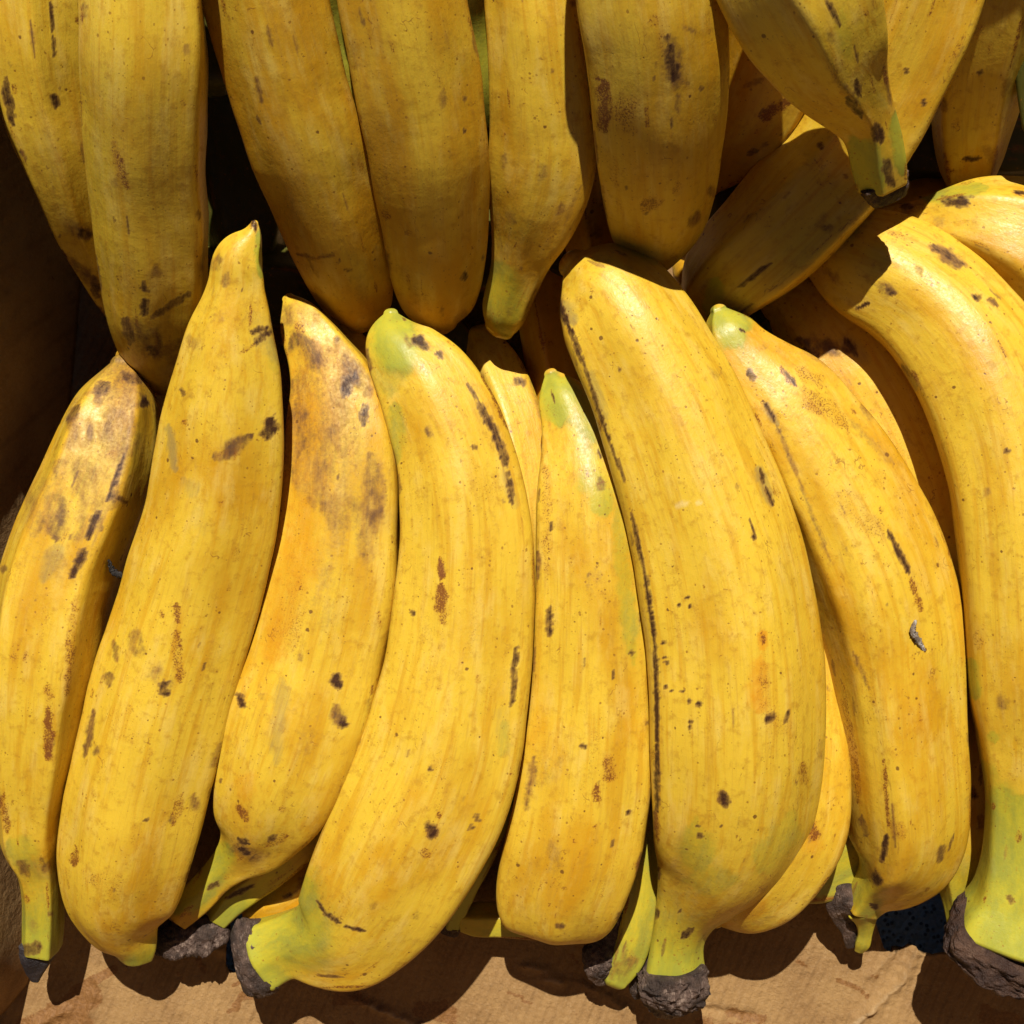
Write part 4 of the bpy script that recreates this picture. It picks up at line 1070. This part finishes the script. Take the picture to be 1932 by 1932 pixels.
plantain('large plantain bending down the right edge to a bright green neck, dark cut end',
    [(1500, 500, 1560, 430), (1530, 550, 1640, 418), (1572, 590, 1700, 425), (1622, 622, 1760, 448), (1668, 660, 1822, 490), (1708, 712, 1880, 545), (1745, 780, 1935, 615), (1774, 858, 1980, 720), (1795, 950, 2012, 845),
     (1806, 1050, 2026, 980), (1815, 1170, 2032, 1125), (1823, 1290, 2032, 1270), (1842, 1395, 2022, 1395), (1856, 1490, 2008, 1490), (1857, 1560, 2000, 1565), (1848, 1615, 2014, 1650), (1836, 1648, 2020, 1745), (1826, 1670, 1998, 1840)],
    [(0, -4), (.2, 10), (.5, 18), (.8, 4), (1, -8)], ridges=[(160, 150, 22), (30, 24), (250, 28), (320, 28)], blur=7, seed=20, group=LO, ripe=.38, stem1=4, green1=.19, end='flat', nu=132,
    marks=[('k', 1758, 464, 1816, 500, 8, .75), ('b', 1756, 462, 1816, 500, 12, .9), ('k', 1670, 540, 1688, 556, 7, .85), ('b', 1650, 535, 1690, 556, 12, .6), ('k', 1616, 583, 1641, 571, 3, 1), ('k', 1839, 560, 1847, 563, 5, 1), ('b', 1864, 564, 1882, 575, 5, .9),
           ('y', 1700, 690, 1730, 735, 9, 1), ('k', 1702, 690, 1720, 712, 4, .6), ('g', 1830, 1245, 1842, 1320, 12, .8), ('g', 1872, 1380, 1878, 1400, 9, .7), ('g', 1850, 1440, 1880, 1500, 20, .6), ('r', 1843, 1190, 1848, 1225, 9, .6), ('k', 1899, 850, 1903, 852, 4, .9), ('r', 1890, 560, 1900, 640, 20, .2),
           ('k', 1904, 1695, 1908, 1700, 5, .7), ('w', 1872, 1620, 1876, 1650, 8, .4), ('g', 1890, 1500, 1910, 1700, 80, .9)],
    cut=[([(1834, 1662, 2006, 1830), (1822, 1672, 1994, 1846), (1811, 1688, 1982, 1860)], [(0, -4), (1, -10)], CUTB, .10, 'flat', 'flat', .95)])

plantain('half hidden plantain with a narrow lit stripe left of the large right edge one',
    [(1440, 590, 1520, 530), (1462, 650, 1600, 580), (1510, 750, 1686, 672), (1565, 860, 1756, 790), (1612, 980, 1800, 925), (1655, 1110, 1832, 1080), (1688, 1240, 1852, 1235), (1708, 1380, 1872, 1385), (1722, 1490, 1875, 1495), (1738, 1580, 1868, 1585), (1758, 1640, 1852, 1645), (1778, 1690, 1838, 1698), (1788, 1740, 1832, 1745)],
    [(0, -22), (.3, -20), (.7, -24), (1, -36)], ridges=[(58, 62, 36), (130, 24), (190, 26), (290, 28)], blur=3.5, seed=21, group=LO, ripe=.55, stem1=3, green1=.14,
    marks=[('b', 1500, 640, 1600, 665, 14, .85), ('k', 1596, 640, 1616, 668, 8, .8), ('k', 1500, 660, 1540, 670, 8, .8), ('y', 1600, 650, 1620, 670, 16, .6), ('k', 1831, 1500, 1796, 1552, 2.5, 1.1), ('k', 1830, 1490, 1838, 1500, 8, .9), ('r', 1660, 740, 1720, 900, 20, .4)])

# short yellow green stalk and its crown between the centre ones
plantain('bright green stalk with shaggy brown crown wedged at the lower left of the largest one',
    [(1165, 1380, 1215, 1380), (1170, 1480, 1240, 1480), (1172, 1560, 1246, 1566), (1168, 1640, 1242, 1660), (1158, 1700, 1235, 1726), (1148, 1752, 1226, 1778), (1140, 1800, 1206, 1826), (1134, 1830, 1184, 1850)],
    [(0, -30), (.5, -30), (1, -34)], ridges=[(40, 26), (120, 26), (200, 26), (290, 28)], blur=6, seed=22, group=LO, ripe=.5, stem0=4, green0=1.0, green1=.4,
    marks=[('b', 1150, 1840, 1200, 1810, 12, .6), ('g', 1200, 1480, 1200, 1800, 60, .75), ('b', 1175, 1790, 1180, 1815, 8, .5)],
    cut=[([(1176, 1686, 1206, 1694), (1150, 1716, 1186, 1732), (1128, 1756, 1168, 1776), (1106, 1792, 1160, 1812), (1104, 1822, 1156, 1836), (1120, 1846, 1146, 1852)], [(0, -26), (1, -34)], CUT, .14),
         ([(1098, 1792, 1122, 1790), (1100, 1812, 1124, 1816), (1108, 1826, 1122, 1828)], [(0, -36), (1, -38)], CUT, .15)])

# ------------------------------------------------------------------ below and behind
def under(label, st, zs, seed, marks=(), ripe=.5, unripe_and_shade=0.0, **kw):
    return plantain(label, st, zs, ridges=[(40, 28), (110, 24), (170, 26), (250, 28), (320, 28)], blur=6, seed=seed, group=UN, ripe=ripe, unripe_and_shade=unripe_and_shade, marks=marks, nu=56, step=6, **kw)


under('yellow sliver of plantain lit between the browned one and the green tipped one',
      [(590, 620, 650, 600), (618, 680, 700, 650), (655, 760, 760, 730), (690, 860, 800, 850), (700, 980, 810, 980), (690, 1100, 800, 1110)],
      [(0, -22), (.4, -16), (1, -26)], 31)
under('yellow plantain half buried right of the green tipped one, its top in shade',
      [(878, 655, 935, 625), (880, 715, 985, 690), (905, 790, 1020, 770), (930, 880, 1040, 870), (945, 980, 1050, 980), (950, 1100, 1050, 1110), (940, 1250, 1040, 1260)],
      [(0, -32), (.25, -20), (.5, -14), (1, -30)], 32, marks=[('k', 975, 718, 985, 722, 6, .9), ('r', 960, 800, 970, 820, 10, .5), ('b', 900, 705, 912, 712, 5, .7)])
under('lit orange tip of plantain behind the brown mottled one at the left',
      [(218, 672, 262, 668), (208, 712, 305, 712), (212, 790, 330, 795), (215, 890, 320, 900), (200, 1000, 300, 1020), (170, 1130, 270, 1160), (140, 1260, 240, 1290)],
      [(0, -20), (.3, -20), (1, -30)], 33, ripe=.8)
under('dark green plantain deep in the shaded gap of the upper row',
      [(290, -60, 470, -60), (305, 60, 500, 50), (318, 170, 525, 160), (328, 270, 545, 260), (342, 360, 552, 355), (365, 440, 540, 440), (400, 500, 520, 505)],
      [(0, -30), (.5, -33), (1, -34)], 34, unripe_and_shade=2.0)
under('green sliver of plantain showing between two wide ones of the upper row',
      [(560, -120, 640, -120), (585, 0, 665, 0), (610, 110, 690, 105), (640, 220, 712, 215), (668, 320, 725, 320), (690, 400, 735, 400), (705, 450, 735, 452)],
      [(0, 84), (.3, 62), (.6, 44), (1, 6)], 35, unripe_and_shade=1.0)
under('pale green edge of plantain beside the narrowing neck in the upper row',
      [(815, -120, 905, -120), (840, 0, 925, 0), (865, 100, 936, 100), (880, 200, 940, 200), (890, 300, 940, 300), (895, 380, 932, 380)],
      [(0, 78), (.3, 56), (.6, 40), (1, 6)], 36, unripe_and_shade=.95)
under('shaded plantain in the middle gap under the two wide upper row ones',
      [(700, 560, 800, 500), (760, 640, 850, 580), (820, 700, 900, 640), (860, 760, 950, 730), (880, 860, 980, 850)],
      [(0, -34), (1, -40)], 37, unripe_and_shade=1.6)
under('dark orange plantain in the shade above the small green tip at centre',
      [(960, 520, 1060, 480), (975, 600, 1075, 580), (990, 680, 1090, 670), (1010, 780, 1110, 780), (1030, 900, 1120, 900)],
      [(0, -26), (1, -34)], 38, ripe=.8)
under('shaded plantain glimpsed between the narrowing neck and the broad scarred upper one',
      [(1030, 150, 1150, 140), (1040, 260, 1165, 255), (1050, 360, 1175, 360), (1060, 440, 1180, 445), (1085, 500, 1180, 510)],
      [(0, 24), (.5, 8), (1, -14)], 39, ripe=.75, marks=[('b', 1120, 420, 1130, 450, 10, .6)])
under('shaded orange plantain lying crosswise beneath the long curved one',
      [(1290, 470, 1330, 560), (1370, 430, 1400, 540), (1460, 420, 1480, 540), (1560, 400, 1580, 520), (1660, 360, 1690, 480), (1760, 330, 1790, 440)],
      [(0, -38), (.5, -30), (1, -34)], 40, ripe=.7)
under('yellow green plantain under the browned one, ending in a brown crown at bottom left',
      [(640, 1430, 700, 1475), (590, 1495, 650, 1555), (525, 1560, 590, 1620), (470, 1615, 530, 1668), (420, 1660, 470, 1710), (392, 1712, 428, 1748)],
      [(0, -26), (.5, -28), (1, -34)], 41, unripe_and_shade=.35, stem1=2, green1=.45, end='flat',
      marks=[('k', 425, 1696, 480, 1670, 4, 1), ('g', 400, 1740, 540, 1640, 60, .6)],
      cut=[([(300, 1748, 306, 1798), (322, 1738, 330, 1806), (352, 1728, 358, 1800), (384, 1722, 392, 1796), (412, 1728, 416, 1782)], [(0, -31), (1, -35)], CUT, .12),
           ([(300, 1752, 326, 1740), (296, 1778, 330, 1776), (306, 1796, 330, 1798)], [(0, -31), (1, -34)], CUT, .12)])
under('dim brownish plantain in the shade left of the pale green neck',
      [(600, 1560, 680, 1600), (560, 1620, 640, 1690), (510, 1660, 570, 1740), (470, 1690, 500, 1750)],
      [(0, -34), (1, -40)], 42, ripe=.8, marks=[('k', 535, 1690, 550, 1690, 5, .9)])
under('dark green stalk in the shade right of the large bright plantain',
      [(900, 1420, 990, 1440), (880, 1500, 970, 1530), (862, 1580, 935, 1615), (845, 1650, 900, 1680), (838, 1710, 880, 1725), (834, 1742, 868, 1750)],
      [(0, -24), (.5, -28), (1, -38)], 43, unripe_and_shade=1.3, end='flat', cut=[([(834, 1738, 872, 1744), (832, 1752, 866, 1758)], [(0, -38), (1, -40)], CUTB, .1, 'flat', 'flat')])
under('short green stalk lying crosswise under the blunt plantain',
      [(1060, 1700, 1060, 1770), (1000, 1700, 1000, 1768), (940, 1700, 935, 1764), (895, 1702, 890, 1762), (872, 1708, 870, 1755)],
      [(0, -36), (1, -38)], 44, unripe_and_shade=.75, end='flat')
under('pale green plantain under the clear yellow one, its lower edge in the sun',
      [(1640, 1450, 1700, 1560), (1580, 1500, 1640, 1640), (1520, 1540, 1570, 1688), (1450, 1570, 1480, 1692), (1390, 1590, 1400, 1690)],
      [(0, -34), (1, -38)], 45, unripe_and_shade=.8, marks=[('w', 1560, 1670, 1500, 1680, 20, .3)])
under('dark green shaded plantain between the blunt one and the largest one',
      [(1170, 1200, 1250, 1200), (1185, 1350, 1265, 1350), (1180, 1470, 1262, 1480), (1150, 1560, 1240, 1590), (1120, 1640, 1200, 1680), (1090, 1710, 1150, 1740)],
      [(0, -30), (1, -41)], 46, unripe_and_shade=1.6)
under('green plantain hidden under the orange yellow one',
      [(1500, 1180, 1620, 1180), (1530, 1320, 1650, 1330), (1560, 1450, 1680, 1470), (1600, 1560, 1710, 1600), (1640, 1640, 1720, 1690)],
      [(0, -34), (1, -40)], 47, unripe_and_shade=.8)

# fruit added to cover lit floor in the gaps; first two block sun
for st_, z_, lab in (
        ([(290, -260, 462, -260), (290, -160, 466, -160), (292, -60, 470, -60), (300, 40, 472, 40), (330, 130, 458, 130)], 33, 'dark plantain wedged between the two wide fruits above the dark gap'),  # hidden blocker, keeps sun out of the gap below
        ([(1870, -300, 2010, -300), (1880, -160, 2040, -160), (1900, -20, 2050, -20), (1910, 120, 2040, 120), (1925, 230, 2020, 230)], 32, 'dark plantain at the right edge beside the dim corner one'),  # added blocker, keeps sun off the floor at upper right
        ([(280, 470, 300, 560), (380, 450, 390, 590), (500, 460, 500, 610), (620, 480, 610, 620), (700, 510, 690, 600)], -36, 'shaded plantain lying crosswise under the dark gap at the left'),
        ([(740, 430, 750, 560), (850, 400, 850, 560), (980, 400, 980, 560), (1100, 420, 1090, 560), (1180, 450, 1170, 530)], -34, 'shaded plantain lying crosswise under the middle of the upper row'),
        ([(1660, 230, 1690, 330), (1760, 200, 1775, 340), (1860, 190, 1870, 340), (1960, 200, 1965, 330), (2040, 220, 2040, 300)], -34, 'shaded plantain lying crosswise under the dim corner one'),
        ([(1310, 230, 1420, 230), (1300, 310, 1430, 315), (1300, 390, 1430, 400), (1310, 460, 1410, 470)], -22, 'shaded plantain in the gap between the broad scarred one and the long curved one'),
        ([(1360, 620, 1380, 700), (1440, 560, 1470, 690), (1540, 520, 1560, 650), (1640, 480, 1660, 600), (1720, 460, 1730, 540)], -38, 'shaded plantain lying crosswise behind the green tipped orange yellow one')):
    under(lab, st_, [(0, z_), (.5, z_ + 4), (1, z_)], 60 + int(z_) % 17 + len(lab), ripe=.7, unripe_and_shade=1.7 if z_ < 60 else 0)  # high values darken the peel colour in place of deep shade


# dried flower remains
def curl(name, label, pts, z, r, light):
    n = max(16, len(pts) * 8)
    p = np.array(pts, float)
    t = np.linspace(0, 1, len(p))
    q = np.linspace(0, 1, n)
    I = hermite(t, p, q)
    C = np.array([world_xy(x, y, z + dz)[:2] + (z + dz,) for (x, y, dz) in I])
    T = np.gradient(C, axis=0); T /= np.linalg.norm(T, axis=1)[:, None]
    L = np.cross([0, 0, 1.0], T); L /= np.linalg.norm(L, axis=1)[:, None]
    N = np.cross(L, T)
    th = np.arange(12) / 12 * 2 * math.pi
    rad = r * (0.25 + 0.75 * np.sin(math.pi * np.clip(q * 0.9 + 0.05, 0, 1)))
    rng = np.random.default_rng(3)
    rr = rad[:, None] * (1 + 0.25 * rng.standard_normal((n, 12)))
    P = C[:, None] + L[:, None] * (np.cos(th)[None] * rr)[..., None] + N[:, None] * (np.sin(th)[None] * rr * 0.7)[..., None]
    org = np.array([C[:, 0].mean(), C[:, 1].mean(), P[..., 2].min()])
    m = cut_material(name + '_skin', *((0.16, 0.11, 0.07), (0.35, 0.30, 0.25), (0.75, 0.72, 0.68)) if light else ((0.010, 0.008, 0.008), (0.03, 0.025, 0.022), (0.25, 0.24, 0.24)))
    o = link(name, grid_mesh(name, P, grid_normals(P), org, m, close0=True, close1=True))
    o.location = org
    o['label'] = label
    o['category'] = 'dried flower'


curl('dried_flower', 'tiny black curled flower remnant stuck in the gap beside the second plantain',
     [(205, 1056, 0.002), (212, 1076, 0), (224, 1084, 0), (240, 1090, -0.002)], 0.014, 0.0011, False)
curl('dried_flower', 'tiny silvery curled flower remnant lying on the orange yellow plantain',
     [(1728, 1170, 0.0003), (1722, 1190, 0.0006), (1732, 1208, -0.0008), (1745, 1228, -0.0028)], 0.0262, 0.0011, True)
